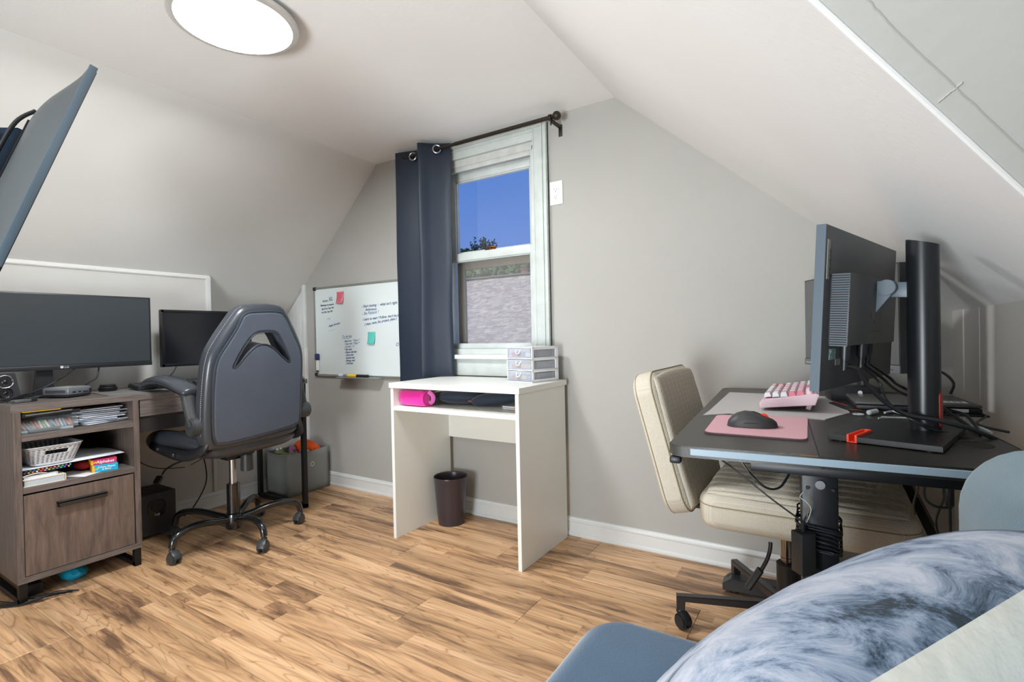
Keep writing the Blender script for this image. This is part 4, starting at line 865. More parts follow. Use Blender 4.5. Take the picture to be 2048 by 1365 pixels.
# ================================================================ GAMING CHAIR
mle = mat('black_leather', '505967', .42, bump=.18, bscale=350, var=.05, vscale=7, spec=.55, coat=.15)
mle2 = mat('black_leather_side', '363b42', .33, bump=.18, bscale=350, spec=.55, coat=.2)
mch = mat('chair_enamel', '17191b', .16, spec=.6, coat=.6); mpl = mat('chair_plastic', '3a3c3e', .42); mst = mat('steel', 'b9b9b9', .3, metal=1)
o = thing('gaming_chair', 'black leather racing-style swivel chair at the wood desk', 'chair', (-2.555, 1.40, 0))
a_ = math.radians(7); nrm = Vector((math.cos(a_), math.sin(a_), 0)); uu = Vector((-math.sin(a_), math.cos(a_), 0)); th = math.radians(9)
vv = Vector((0, 0, 1))*math.cos(th)+nrm*math.sin(th); nn = uu.cross(vv)
OB = Vector((-2.31, 1.393, .52))
fb = frame(OB-nn*.045, uu, vv, nn)
out = [(-.138, .622), (-.06, .634), (.04, .640), (.096, .628), (.165, .53), (.222, .44), (.238, .36), (.244, .2), (.252, .02), (.225, -.02), (0, -.024), (-.215, -.022), (-.255, .0), (-.268, .08), (-.277, .22), (-.273, .40), (-.232, .48), (-.180, .56)]
hole = [(-.170, .350), (-.125, .44), (-.088, .492), (-.05, .512), (.030, .512), (.056, .496), (.10, .43), (.142, .365), (.125, .362), (.03, .440), (-.012, .456), (-.055, .454), (-.105, .412), (-.15, .355)]
OUT = chaikin(out, 2); HOLE = chaikin(hole, 2)
slab([OUT, HOLE], .042, .028, fb, 'backrest', mle2, o, res=4)
inn = [(-.137, .598), (-.05, .606), (.03, .61), (.080, .600), (.14, .51), (.198, .425), (.212, .35), (.222, .2), (.234, .06), (.222, .036), (.10, .022), (-.10, .012), (-.198, .012), (-.228, .030), (-.242, .12), (-.252, .28), (-.247, .39), (-.206, .455), (-.155, .54)]
INN = chaikin(inn, 2); hr = [(x*1.0, y) for x, y in HOLE]
slab([INN, HOLE], .0545, .012, fb, 'rear_cover', mle, o, res=3)
b = MB(fb); b.tube([(x, y, .050) for x, y in INN], .0045, n=8, closed=True, sm=False); b.tube([(x, y, .0535) for x, y in HOLE], .003, n=8, closed=True, sm=False); b.obj('piping', mle2, o)
# stitching down the bolster edge
b = MB(fb); P = [Vector((x, y, .012)) for x, y in OUT]; L_ = sum((P[i]-P[i-1]).length for i in range(len(P)))
acc = 0; nxt = 0
for i in range(len(P)):
    p, q = P[i-1], P[i]; d = (q-p).length
    while nxt < acc+d:
        c = p.lerp(q, (nxt-acc)/d)
        if c.x < -.12 and c.y > .05: b.box(c+Vector((-.0005, 0, 0)), (.0018, .0045, .0018))
        nxt += .0085
    acc += d
b.obj('stitching', mat('thread', 'b9b9b6', .7), o, ang=0, kind='stuff')
# lumbar cushion and head cushion on the front, dark inside the opening
cu_ = [(-.16, .30), (-.10, .38), (-.05, .425), (.02, .425), (.08, .37), (.14, .30), (.14, .05), (-.16, .05)]
slab([chaikin(cu_, 2)], .03, .015, frame(OB-nn*.115, uu, vv, nn), 'lumbar_cushion', mle2, o, res=3)
# seat
fs = frame((-2.60, 1.385, .50), -nrm, -uu, (0, 0, 1))
b = MB(fs); b.pad(.27, .245, .040, k=.3, p=8, q=.45, Tb=.055); b.obj('seat', mle2, o, norm=True)
for s in (-1, 1):
    b = MB(fs); b.tube([(-.22, s*.215, .01), (-.10, s*.225, .03), (.08, s*.225, .035), (.20, s*.205, .02), (.262, s*.17, -.01)], lambda q: (.040*math.sin(PI*(.12+.76*q))**.4, .040), n=14); b.obj('seat_bolster', mle2, o)
b = MB(); b.b2((-2.66, 1.32, .420), (-2.47, 1.47, .452), .008); b.b2((-2.60, 1.36, .395), (-2.53, 1.44, .425), .006); b.obj('tilt_mechanism', mbm, o)
MB().cyl((-2.505, 1.445, .335), (-2.505, 1.445, .418), .030, .027, n=24, bev=.004).obj('tension_knob', mpl, o)
b = MB(); b.cyl((-2.555, 1.40, .20), (-2.555, 1.40, .43), .0165); b.obj('gas_piston', mst, o)
b = MB(); b.cyl((-2.555, 1.40, .065), (-2.555, 1.40, .275), .030, bev=.003); b.obj('column', mch, o)
b = MB(); b.tube([(-2.60, 1.36, .435), (-2.70, 1.24, .405), (-2.745, 1.19, .375), (-2.76, 1.17, .345)], .0045, n=8); lv = b.obj('height_lever', mbm, o)
MB().box((-2.765, 1.155, .322), (.028, .045, .02), (.6, 0, .7), .005).obj('lever_grip', mbp, lv)
hub = Vector((-2.555, 1.40, 0))
MB().lathe([(.0, .05), (.034, .05), (.040, .06), (.044, .10), (.038, .125), (.030, .130), (0, .13)], hub).obj('hub', mch, o)
tips = [(-2.50, 1.092), (-2.262, 1.378), (-2.44, 1.694), (-2.745, 1.640), (-2.832, 1.255)]
def caster(tip, par, d, r=.027, wd=.021, mt_=None):
    d = Vector(d).normalized(); sd = Vector((-d.y, d.x, 0)); c = Vector(tip); ca = None
    b = MB(); b.cyl(c+Vector((0, 0, r)), c+Vector((0, 0, .075)), .006); b.lathe([(0, .064), (.012, .064), (.014, .058), (.013, .05)], c, n=14); ca = b.obj('caster', mt_ or mpl, par)
    hc = c+d*.012+Vector((0, 0, r))
    for s in (-1, 1): MB().cyl(hc+sd*s*.004, hc+sd*s*wd, r, n=24, bev=.005).obj('wheel', mt_ or mpl, ca)
    b = MB(); b.tube([hc+d*(-r*.9)+Vector((0, 0, .006)), hc+d*(-r*.55)+Vector((0, 0, r*.75)), hc+Vector((0, 0, r+.004)), hc+d*(r*.8)+Vector((0, 0, r*.6)), hc+d*r*1.02+Vector((0, 0, 0))], (.003, wd*.85), n=8); b.obj('hood', mt_ or mpl, ca)
    return ca
for i, (x, y) in enumerate(tips):
    d = Vector((x, y, 0))-hub; d.z = 0; L_ = d.length; d.normalize()
    P = [hub+d*.02+Vector((0, 0, .098)), hub+d*.08+Vector((0, 0, .108)), hub+d*(L_*.55)+Vector((0, 0, .128)), hub+d*(L_*.80)+Vector((0, 0, .128)), hub+d*(L_*.955)+Vector((0, 0, .108)), hub+d*L_+Vector((0, 0, .070))]
    b = MB(); b.tube(P, lambda s: (.017-.002*s, .020-.005*s), n=14); b.obj('base_leg', mch, o)
    caster((x, y, 0), o, [(1, .2, 0), (.6, -1, 0), (.3, -1, 0), (1, 0, 0), (.4, -1, 0)][i])
# arms
for s, yy in ((-1, 1.115), (1, 1.672)):
    dx = 0 if s < 0 else -.035
    def A(x, z, y=0): return (x+dx, yy+y, z)
    ar = MB()
    ar.tube([A(-2.375, .765), A(-2.362, .72), A(-2.345, .67), A(-2.325, .62)], lambda q: (.024, .032-.006*q), n=14); arm = ar.obj('armrest', mpl, o)
    b = MB(); b.tube([A(-2.735, .787), A(-2.70, .802), A(-2.60, .812), A(-2.50, .806), A(-2.41, .788), A(-2.365, .772), A(-2.345, .762)], lambda q: (.025*min(1, .55+2.2*math.sin(PI*q))*(.7+.3*math.sin(PI*q)), .050*math.sin(PI*(.1+.8*q))**.5), n=18); b.obj('arm_pad', mle2, arm)
    b = MB(); b.tube([A(-2.72, .775), A(-2.60, .792), A(-2.50, .786), A(-2.41, .768), A(-2.36, .752)], lambda q: (.010, .038*math.sin(PI*(.15+.7*q))**.5), n=12); b.obj('pad_base', mbp, arm)
    b = MB(); b.cyl(A(-2.325, .62, s*.022), A(-2.325, .62, -s*.055), .041, n=28, bev=.005); b.obj('pivot', mpl, arm)
    b = MB(); b.tube([A(-2.305, .72, -s*.058), A(-2.300, .66, -s*.058), A(-2.305, .58, -s*.05), A(-2.32, .52, -s*.03), A(-2.40, .485, -s*.015), A(-2.52, .478, -s*.01), A(-2.66, .492, -s*.005), A(-2.72, .505, 0)], lambda q: (.019+.006*math.sin(PI*q), .013), n=14); br = b.obj('arm_bracket', mbp, o)
    for x, z in ((-2.50, .480), (-2.65, .492)): MB().cyl(A(x, z, s*.006), A(x, z, s*.013), .007, n=12).obj('bolt', mst, br)
# ================================================================ TV on swing arm
mtb = mat('tv_back', '565b5e', .38, metal=.35, var=.04, vscale=3); mte = mat('tv_edge', '62727f', .35, metal=.5)
tt = math.radians(19.8); wy = math.radians(9.5)
wd = Vector((-math.cos(wy), math.sin(wy), 0))
up0 = Vector((0, math.sin(tt), math.cos(tt))); up = (up0-wd*up0.dot(wd)).normalized(); bk = up.cross(wd).normalized()
if bk.y > 0: bk = -bk
TT = onx(197, 137, -1.40)
o = thing('wall_tv', 'flat-screen tv tilted forward on a swing arm at upper left', 'tv', tuple(TT+wd*.48-up*.28))
ft = frame(TT, wd, up, bk)   # x along width, y up (0..-.56), z back
TW, THh = .96, .555
b = MB(ft); b.b2((0, -THh+.062, -.0), (TW, 0, .0155), .0012); b.obj('edge_frame', mte, o)
b = MB(ft); b.b2((.0, -THh, .001), (TW, -THh+.061, .0150), .001); b.obj('lower_bezel', mat('gloss_brown', '2b2724', .08, metal=.4), o)
MB(ft).b2((.008, -THh+.02, -.0012), (TW-.008, -.008, .0)).obj('screen', mscr2, o, ang=0)
b = MB(ft)
def hull(u, v):
    x = .012+u*(TW-.024); y = -.008-v*(THh-.075); ru = min(u, 1-u); k = min(1, max(0, (ru)/.10)); kv = min(1, max(0, v/.30)); kb = min(1, max(0, (1-v)/.06))
    return Vector((x, y, .0155+.046*(math.sin(k*PI/2)**.6)*math.sin(kv*PI/2)*math.sin(kb*PI/2)**.5))
b.surf(hull, 40, 40, merge=False); b.obj('back_hull', mtb, o, 60)
cx, cy = .24, -.235
b = MB(ft)
b.b2((cx-.10, cy-.10, .0620), (cx+.10, cy+.10, .066), .001); vp = b.obj('vesa_plate', mbm, o)
mar = mat('arm_metal', '26394c', .4, metal=.5)
for s in (-.055, .055):
    b = MB(ft @ frame((cx+s, 0, 0), (0, 0, 1), (0, 1, 0), (-1, 0, 0))); b.prism([(.064, cy+.085), (.075, cy+.085), (.118, cy+.055), (.118, cy+.035), (.088, cy-.045), (.086, cy-.085), (.064, cy-.09)], -.002, .002); b.prism([(.095, cy+.05), (.128, cy+.062), (.128, cy-.028), (.100, cy-.060)], .002, .006); b.obj('tilt_bracket', mar, o)
    for z_, y_ in ((.117, cy+.045), (.113, cy-.018), (.092, cy-.040)):
        q = -.008 if s < 0 else .008
        MB(ft).cyl((cx+s-q*0-(.008), y_, z_), (cx+s-.004, y_, z_), .008, n=16).obj('bolt', mst, o)
b = MB(ft); b.cyl((cx-.06, cy+.0, .125), (cx+.06, cy, .125), .012); b.obj('tilt_axle', mbm, o)
c0 = ft @ Vector((cx, cy, .13)); 
b = MB(); e1_ = Vector((c0.x-.42, c0.y-.20, c0.z)); e2_ = Vector((-2.45, -.30, c0.z))
b.tube([c0, e1_], (.022, .014), n=10, sm=False); b.tube([e1_, e2_], (.022, .014), n=10, sm=False); b.cyl(e1_-Vector((0, 0, .03)), e1_+Vector((0, 0, .03)), .018); b.cyl(c0-Vector((0, 0, .035)), c0+Vector((0, 0, .035)), .020); b.obj('swing_arm', mbm, o)
MB().b2((e2_.x-.05, -.304, e2_.z-.12), (e2_.x+.05, -.288, e2_.z+.12), .002).obj('wall_plate', mbm, o)
b = MB(ft); b.tube([(cx-.06, cy+.14, .062), (cx-.07, cy+.09, .082), (cx-.07, cy, .086), (cx-.06, cy-.10, .082), (cx-.03, cy-.18, .105), (cx+.0, cy-.25, .09), (cx+.02, cy-.28, .06)], .0045, n=8); b.obj('tv_cord', mbp, o)
# ================================================================ WHITE DESK
mwl = mat('white_laminate', 'e9eae4', .38, var=.01)
o = thing('white_desk', 'small white study desk with open shelf below the window', 'desk', (-1.475, 2.015, 0))
wx0, wx1, wy0, wy1 = -1.844, -1.106, 1.793, 2.232
MB().b2((wx0-.006, wy0-.006, .740), (wx1+.006, wy1, .765), .0012).obj('desktop', mwl, o, ang=0)
for x in (wx0, wx1-.018): MB().b2((x, wy0, 0), (x+.018, wy1-.01, .740), .001).obj('side_panel', mwl, o, ang=0)
MB().b2((wx0+.018, wy0+.004, .630), (wx1-.018, wy1-.02, .650), .001).obj('shelf', mwl, o, ang=0)
MB().b2((wx0+.018, wy1-.020, .43), (wx1-.018, wy1-.006, .740)).obj('back_panel', mwl, o, ang=0)
# things on its shelf
def loft(name, mt, par, secs, n=24, p=3.0, **kw):
    """superellipse sections: (center, half_w, half_h) along an axis; secs list of (c, wvec, hvec)"""
    b = MB()
    def f(u, v):
        k = u*(len(secs)-1); i = min(int(k), len(secs)-2); t = k-i; a, c = secs[i], secs[i+1]
        ce = Vector(a[0]).lerp(Vector(c[0]), t); w_ = Vector(a[1]).lerp(Vector(c[1]), t); h_ = Vector(a[2]).lerp(Vector(c[2]), t)
        th = 2*PI*v; cx = math.copysign(abs(math.cos(th))**(2/p), math.cos(th)); sy = math.copysign(abs(math.sin(th))**(2/p), math.sin(th)); return ce+w_*cx+h_*sy
    b.surf(f, (len(secs)-1)*4, n, cv=True, merge=False)
    for s in (secs[0], secs[-1]):
        pass
    return b.obj(name, mt, par, 50, norm=True, **kw)
mpk = mat('hot_pink', 'ec1aa0', .55, bump=.2, bscale=600, sheen=.4)
o = thing('pink_pencil_case', 'bright pink zip pencil case at the left of the white desk shelf', 'pencil case', (-1.735, 1.87, .65))
A_ = Vector((-1.822, 1.865, .690)); B_ = Vector((-1.652, 1.858, .690)); W_ = Vector((0, .042, 0)); H_ = Vector((0, 0, .038))
loft('pouch', mpk, o, [(A_, W_*.02, H_*.02), (A_+Vector((.003, 0, 0)), W_*.85, H_*.85), (A_+Vector((.02, 0, 0)), W_, H_), ((A_+B_)/2, W_*1.04, H_*.97), (B_-Vector((.02, 0, 0)), W_, H_), (B_-Vector((.004, 0, 0)), W_*.9, H_*.9), (B_, W_*.02, H_*.02)], p=4.5)
b = MB(); b.tube([B_+Vector((-.002, .044*math.cos(a), .037*math.sin(a))) for a in [2*PI*i/24 for i in range(24)]], .0022, n=6, closed=True); b.tube([A_+Vector((.003, -.036, .034)), (A_+B_)/2+Vector((0, -.036, .0335)), B_+Vector((-.003, -.036, .034))], .0015, n=6); b.obj('piping', mpk, o)
b = MB(); b.tube([B_+Vector((.001, -.006, .033)), B_+Vector((.018, .005, .012)), B_+Vector((.016, .008, -.012)), B_+Vector((.002, .0, -.026))], (.010, .0015), n=8); b.obj('tab', mat('pink_tab', 'd95fb0', .5), o)
b = MB(); b.tube([B_+Vector((.010, -.014, .01)), B_+Vector((.012, -.016, -.006)), B_+Vector((.010, -.015, -.018))], .002, n=6); b.obj('zip_pull', mst, o)
mnv = mat('navy_cloth', '2c3442', .8, bump=.3, bscale=500, sheen=.2)
o = thing('navy_bag', 'dark navy cloth bag behind the pink pencil case in the white desk', 'bag', (-1.57, 2.05, .65))
b = MB(); b.pad(.115, .10, .038, k=.5, p=3, q=.6, nu=28, nv=28, M=TR(-1.575, 2.02, .690, .25)); b.obj('body', mnv, o, norm=True)
MB().box((-1.622, 1.925, .722), (.003, .09, .003), (.1, 0, -.5)).obj('drawstring', mat('cream_cord', 'cdb79c', .8), o)
o = thing('navy_pouch', 'navy zip pouch with small red tag in the white desk shelf', 'pouch', (-1.36, 2.03, .65))
b = MB(); b.pad(.125, .048, .032, k=.6, p=3, q=.6, nu=28, nv=28, M=Matrix.Translation((-1.365, 2.01, .684)) @ Euler((0, -.10, .42)).to_matrix().to_4x4()); b.obj('body', mnv, o, norm=True)
MB().box((-1.4715, 1.945, .675), (.020, .003, .006), (0, 0, .3), .001).obj('red_tag', mat('red_tag', 'b03343', .6), o)
for i in range(2): book('notebook', ['lower', 'upper'][i]+' thin grey notebook of the pair at the right end of white desk shelf', 'notebook', -1.275, -1.172, 1.92, 2.06, .6505+i*.0085, .6585+i*.0085, mat('card_grey', 'a8a49c', .7), mpp, 0, 'y1')['group'] = 'thin notebooks in the white desk'
MB().b2((-1.170, 1.86, .650), (-1.145, 1.92, .682), .002).obj('brown_box', mat('kraft', '9c7154', .8), None, 0, label='small brown cardboard box at the right end of the white desk shelf', cat='box')
# ---- drawers unit
o = thing('desktop_organiser', 'white three-drawer organiser with clear drawers on the white desk corner', 'drawers', (-1.225, 2.12, .765), -.22)
fr_ = WM[o.name]; HW, HD, HT = .082, .095, .166
b = MB(fr_)
b.b2((-HW, -HD, HT-.006), (HW, HD, HT), .003); b.b2((-HW, -HD+.004, 0), (HW, HD, .005), .001); b.b2((-HW, HD-.003, 0), (HW, HD, HT))
for z in (.055, .109): b.b2((-HW, -HD+.002, z), (HW, HD, z+.005), .001)
for x in (-HW, HW-.005): b.b2((x, -HD+.004, 0), (x+.005, -HD+.016, HT)); b.b2((x, HD-.02, 0), (x+.005, HD, HT))
for z in (0, .047, .101, .152): b.b2((HW-.004, -HD+.004, z), (HW, HD, z+.014)); b.b2((-HW, -HD+.004, z), (-HW+.004, HD, z+.014))
b.obj('frame', mat('white_gloss', 'ecedee', .25), o)
mcl = pane_mat('frosted', (.88, .9, .95), .06, .24, (.9, .91, .95))
conts = [('a0522d', 'c9b38a', '4c5a74'), ('c98a5b', 'd8a07a', 'bda57c'), ('c2405c', '6d7f9c', 'd6cfc8')]
for i in range(3):
    z = .007+i*.054
    d = MB(fr_).b2((-HW+.006, -HD, z), (HW-.006, -HD+.003, z+.045), .001).obj('drawer', mcl, o, ang=0)
    b = MB(fr_); b.b2((-HW+.007, -HD+.003, z), (HW-.007, HD-.008, z+.002)); b.b2((HW-.009, -HD+.003, z), (HW-.0075, HD-.01, z+.036)); b.b2((-HW+.0075, -HD+.003, z), (-HW+.009, HD-.01, z+.036)); b.obj('drawer_tray', mcl, d, ang=0)
    b = MB(fr_); b.tube([(.0+.013*math.cos(a), -HD-.003-.006*math.sin(PI*j/12), z+.033+.014*math.sin(a)) for j, a in enumerate([PI+PI*k/12 for k in range(13)])], .0022, n=8, sm=False); b.tube([(-.013, -HD-.002, z+.033), (-.013, -HD+.001, z+.038)], .0025); b.tube([(.013, -HD-.002, z+.033), (.013, -HD+.001, z+.038)], .0025); b.obj('handle', mat('white_gloss', 'ecedee', .25), d)
    for j, cc in enumerate(conts[i]):
        b = MB(fr_); b.box((-.045+j*.042, -HD+.035+.02*(j % 2), z+.014), (.032, .045, .020), (0, .1*j, .4*j-.3), .004); b.obj('trinket', mat('trinket_'+cc, cc, .6), d)
    b = MB(fr_); b.box((.058, .02, z+.02), (.022, .10, .030), None, .004); b.obj('dark_content', mat('content_%d' % i, ['4a4f60', '8f9484', '555a6e'][i], .7, var=.3, vscale=60), d)
# ---- waste bin
o = thing('waste_bin', 'dark brown plastic waste bin on the floor under the white desk', 'waste bin', (-1.728, 2.098, 0))
MB().lathe([(0, .002), (.066, .002), (.069, .0), (.070, .006), (.0875, .240), (.0895, .245), (.0885, .249), (.0865, .247), (.085, .240), (.068, .010), (0, .008)], (-1.728, 2.098, 0), n=64).obj('bucket', mat('bin_plastic', '3a3136', .28, spec=.5, var=.04), o)
# ================================================================ STANDING DESK
zt = .757; ry = math.radians(4.6); RD = frame((-.285, 1.022, zt), (math.cos(ry), math.sin(ry), 0), (-math.sin(ry), math.cos(ry), 0))
mdk = mat('desk_black', '35332f', .36, bump=.12, bscale=250, var=.12, vscale=2.2, stretch=(1.5, 1.5, 1.5), spec=.5)
mdk2 = mat('desk_black_grain', '26241f', .30, bump=.35, bscale=90, var=.2, vscale=40, spec=.5, stretch=(1, 6, 1))
o = thing('standing_desk', 'black standing desk with pale blue edge strip by right wall', 'desk', (.02, 1.6, 0)); DW, DL = .585, 1.165; JX = .262
B_r = [(.03, 0), (JX, 0), (JX, DL), (.03, DL), (.012, DL-.006), (0, DL-.03), (0, .03), (.012, .006)]
MB(RD).prism(B_r, -.022, 0, None, .0015).obj('top_panel', mdk, o)
MB(RD).prism([(JX+.0006, 0), (DW-.02, 0), (DW, .02), (DW, DL-.02), (DW-.02, DL), (JX+.0006, DL)], -.022, 0, None, .0012).obj('top_panel', mdk2, o)
MB(RD).b2((.045, -.003, -.0165), (DW-.04, .001, -.0035), .001).obj('edge_strip', mat('strip_blue', '94a7b6', .35), o, ang=0)
b = MB(RD); b.box((.015, .012, -.03), (.022, .02, .014), None, .004); b.obj('hook', mbp, o)
b = MB(RD)
rs = random.Random(4)
for i in range(26): b.box((JX-.006-rs.random()**1.6*.06, .002+rs.random()*.004, .0002), (rs.uniform(.003, .008), rs.uniform(.001, .003), .0006), (0, 0, rs.uniform(-.3, .3)))
b.obj('chipped_edge', mat('chip_wood', 'a9793f', .8), o, ang=0, kind='stuff')
MB(RD).b2((.15, .015, -.040), (DW-.02, .06, -.022), .002).obj('frame_beam', mbm, o)
MB(RD).b2((.10, DL-.10, -.050), (DW-.02, DL-.05, -.022), .002).obj('frame_beam', mbm, o)
MB(RD).b2((.24, .06, -.050), (.30, DL-.06, -.024), .002).obj('frame_rail', mbm, o)
MB(RD).b2((.13, .16, -.062), (.26, .24, -.022), .003).obj('control_box', mbm, o)
lgm = mat('leg_black', '17191c', .4, metal=.2)
for k, yy in enumerate((.100, DL-.17)):
    MB(RD).b2((.236, yy, -.60), (.298, yy+.085, -.030), .004).obj('leg_column', lgm, o)
    MB(RD).b2((.243, yy+.008, -.72), (.291, yy+.077, -.45), .003).obj('leg_inner', lgm, o)
    b = MB(RD); b.prism([(.0, -zt+.012), (.0, -zt+.035), (.03, -zt+.058), (.50, -zt+.058), (.53, -zt+.035), (.53, -zt+.012)], -yy-.075, -yy-.01, frame((0, 0, 0), (1, 0, 0), (0, 0, 1)), .003); ft_ = b.obj('foot', mat('foot_grey', '2b2c2e', .45), o)
    for x in (.04, .49): MB(RD).cyl((x, yy+.042, -zt), (x, yy+.042, -zt+.014), .018, n=16).obj('leveller', mbp, ft_)
b = MB(RD); b.cyl((.268, .094, -.075), (.268, .1005, -.075), .0085, n=20); b.obj('bolt', mst, o)
for x in (.247, .289): MB(RD).cyl((x, .095, -.083), (x, .1005, -.083), .0032, n=12).obj('screw', mbp, o)
GR = onz(1940, 890, zt); b = MB(); b.lathe([(.0, .0008), (.026, .0008), (.030, .002), (.034, .0015), (.035, 0)], GR, n=32); b.obj('grommet', MATS['slot_black'], o)
def dk(px, py, h=0): return onz(px, py, zt+h)
# ---- grey pad, pink pad, mouse
o = MB().quad([dk(1406, 832), dk(1460, 829)+Vector((0, -.0, 0)), dk(1650, 841), dk(1700, 827), dk(1668, 799), (-.03, 1.99, zt), (-.325, 2.0, zt), dk(1420, 822)], (0, 0, .0022)).obj('desk_pad', mat('pad_grey', 'bdbbb9', .6), None, 0, label='pale grey desk pad under the pink keyboard', cat='desk pad')
def rpoly(cs, r, k=4):
    out = []
    for i, c in enumerate(cs):
        a, d = Vector(cs[i-1]), Vector(cs[(i+1) % len(cs)]); c = Vector(c); p = c+(a-c).normalized()*r; q = c+(d-c).normalized()*r
        for j in range(k+1): t = j/k; out.append(p*(1-t)**2+c*2*t*(1-t)+q*t*t)
    return out
o = thing('pink_mouse_pad', 'pink mouse pad with stitched black edge at the desk near corner', 'mouse pad', (-.14, 1.3, zt))
cs = [dk(1407, 868), dk(1615, 884), dk(1616, 838), dk(1434, 833)]
P = rpoly([(c.x, c.y, 0) for c in cs], .022)
MB().prism([(p.x, p.y) for p in P], zt+.0025, zt+.0042).obj('pad_top', mat('pad_pink', 'd9a9b2', .85, bump=.2, bscale=500), o, 0)
b = MB(); b.prism([(p.x, p.y) for p in P], zt+.0002, zt+.0026); b.obj('rubber_base', mbp, o, 0)
b = MB(); PP = [Vector((p.x, p.y, zt+.002)) for p in P]; PP.append(PP[0]); acc = 0; nx = 0
for p, q in zip(PP, PP[1:]):
    d = (q-p).length
    while nx < acc+d and d > 0:
        c = p.lerp(q, (nx-acc)/d); b.box(c, (.0016, .0016, .0044)); nx += .0026
    acc += d
b.obj('stitched_edge', mat('stitch_pink', '6b5055', .8), o, ang=0, kind='stuff')
o = thing('computer_mouse', 'black wireless mouse with orange scroll wheel on the pink pad', 'mouse', (-.17, 1.335, zt+.0045))
ma, mb_ = dk(1462, 852, .004), dk(1548, 855, .004); ux = (mb_-ma).normalized(); ux.z = 0; ux.normalize(); fr_ = frame((ma+mb_)/2, ux, (-ux.y, ux.x, 0))
mms = mat('mouse_black', '39393a', .5)
def itp(u, K=((0, 0), (.03, .012), (.1, .022), (.2, .030), (.36, .0355), (.5, .034), (.68, .0275), (.85, .0195), (.95, .0135), (.985, .009), (1, 0))):
    for a, c in zip(K, K[1:]):
        if u <= c[0]: return a[1]+(c[1]-a[1])*(u-a[0])/(c[0]-a[0])
    return 0
def mf(u, v):
    x = -.054+.108*u; w_ = .031*(max(0, 1-abs(2*u-1)**2.6))**.5*(1.0-.06*math.sin(u*PI*2)); hgt = itp(u)
    th = PI*v; return Vector((x, -w_*math.cos(th), .001+hgt*math.sin(th)**.62))
b = MB(fr_); b.surf(mf, 30, 20); b.obj('shell', mms, o, 60)
MB(fr_).pad(.052, .029, .001, k=.9, p=3, q=.3, nu=10, nv=10, M=Matrix.Translation((0, 0, .0015))).obj('underside', mbp, o)
MB(fr_).cyl((.024, -.0045, .0205), (.024, .0045, .0205), .0105, n=24, bev=.002).obj('scroll_wheel', mat('orange_plastic', 'f2482c', .4), o)
b = MB(fr_); b.tube([(.0, 0, .0350), (.012, 0, .0318), (.045, 0, .0165)], .0008, n=5); b.tube([(-.02, -.0285, .012), (.01, -.0305, .012), (.048, -.018, .008)], .0007, n=5); b.obj('button_seam', mat('slot_black', '1d1b1a', .6), o)
# ---- pink keyboard
o = thing('pink_keyboard', 'pink and white mechanical keyboard on the pale grey pad', 'keyboard', (-.10, 1.78, zt+.003))
ka = dk(1520, 821, .003); ux = Vector((1, .02, 0)).normalized(); KD = .148; KL = .335
tl_ = math.radians(7); kx = (ux*math.cos(tl_)+Vector((0, 0, 1))*math.sin(tl_)); ky = Vector((-ux.y, ux.x, 0)); fk = frame(ka+Vector((0, 0, .004)), kx, ky)   # x from user edge to rear, y along the length
mkp = mat('key_case_pink', 'e3c6d0', .38); mkpk = mat('key_pink', 'dd7f93', .5); mkwh = mat('key_white', 'dfe3e6', .5)
b = MB(fk); b.prism([(0, .002), (0, .016), (.008, .024), (KD-.008, .030), (KD-.002, .026), (KD-.014, .0)], -KL, 0, frame((0, 0, 0), (1, 0, 0), (0, 0, 1)), .002); b.obj('case', mkp, o)
b = MB(fk); b.b2((.012, .010, .022), (KD-.018, KL-.010, .0262)); b.obj('plate', mat('key_plate', 'cfa7b3', .5), o, ang=0)
for y in (.03, KL-.03): MB(fk).box((KD-.03, y, -.006), (.012, .014, .016), (0, .5, 0), .002).obj('flip_foot', mkp, o)
pitch_k = .0192; rows = [(0, [1]*3+[5.8]+[1.2]*4), (1, [2]+[1]*10+[2.6]), (2, [1.7]+[1]*11+[2]), (3, [1.5]+[1]*12+[1.4]), (4, [1]*13+[2]), (5, [1]*12+[1.5])]
rs = random.Random(6)
for r, ks in rows:
    tot = sum(ks); unit = (KL-.026)/tot; y = .013
    for i, k_ in enumerate(ks):
        w_ = k_*unit; x0 = .0135+r*.0202; pk = ((i+r) % 3 == 0) if r in (1, 2, 3) else (r % 2 == 0 and i % 2 == 0)
        if r == 0: pk = i % 2 == 1 and i != 3
        if r == 5: pk = 2 < i < 7
        if not (r == 5 and i == 0): 
            t = bmesh.new(); bmesh.ops.create_cube(t, size=1)
            for v in t.verts:
                s = 1 if v.co.z < 0 else .72; v.co = Vector((v.co.x*.0182*s, v.co.y*(w_-.0012-(0 if v.co.z < 0 else .005)), v.co.z*.0115))
            bmesh.ops.bevel(t, geom=[e for e in t.edges if any(v.co.z > 0 for v in e.verts)], offset=.0012, segments=1, affect='EDGES')
            b = MB(fk); b._add(t, Matrix.Translation((x0+.0091, y+w_/2, .0325+.0012*abs(r-2.5)))); b.obj('key', mkpk if pk else mkwh, o, ang=25)
        y += w_
MB(fk).cyl((.125, .022, .028), (.125, .022, .043), .0085, n=24, bev=.001).obj('volume_knob', mkp, o)
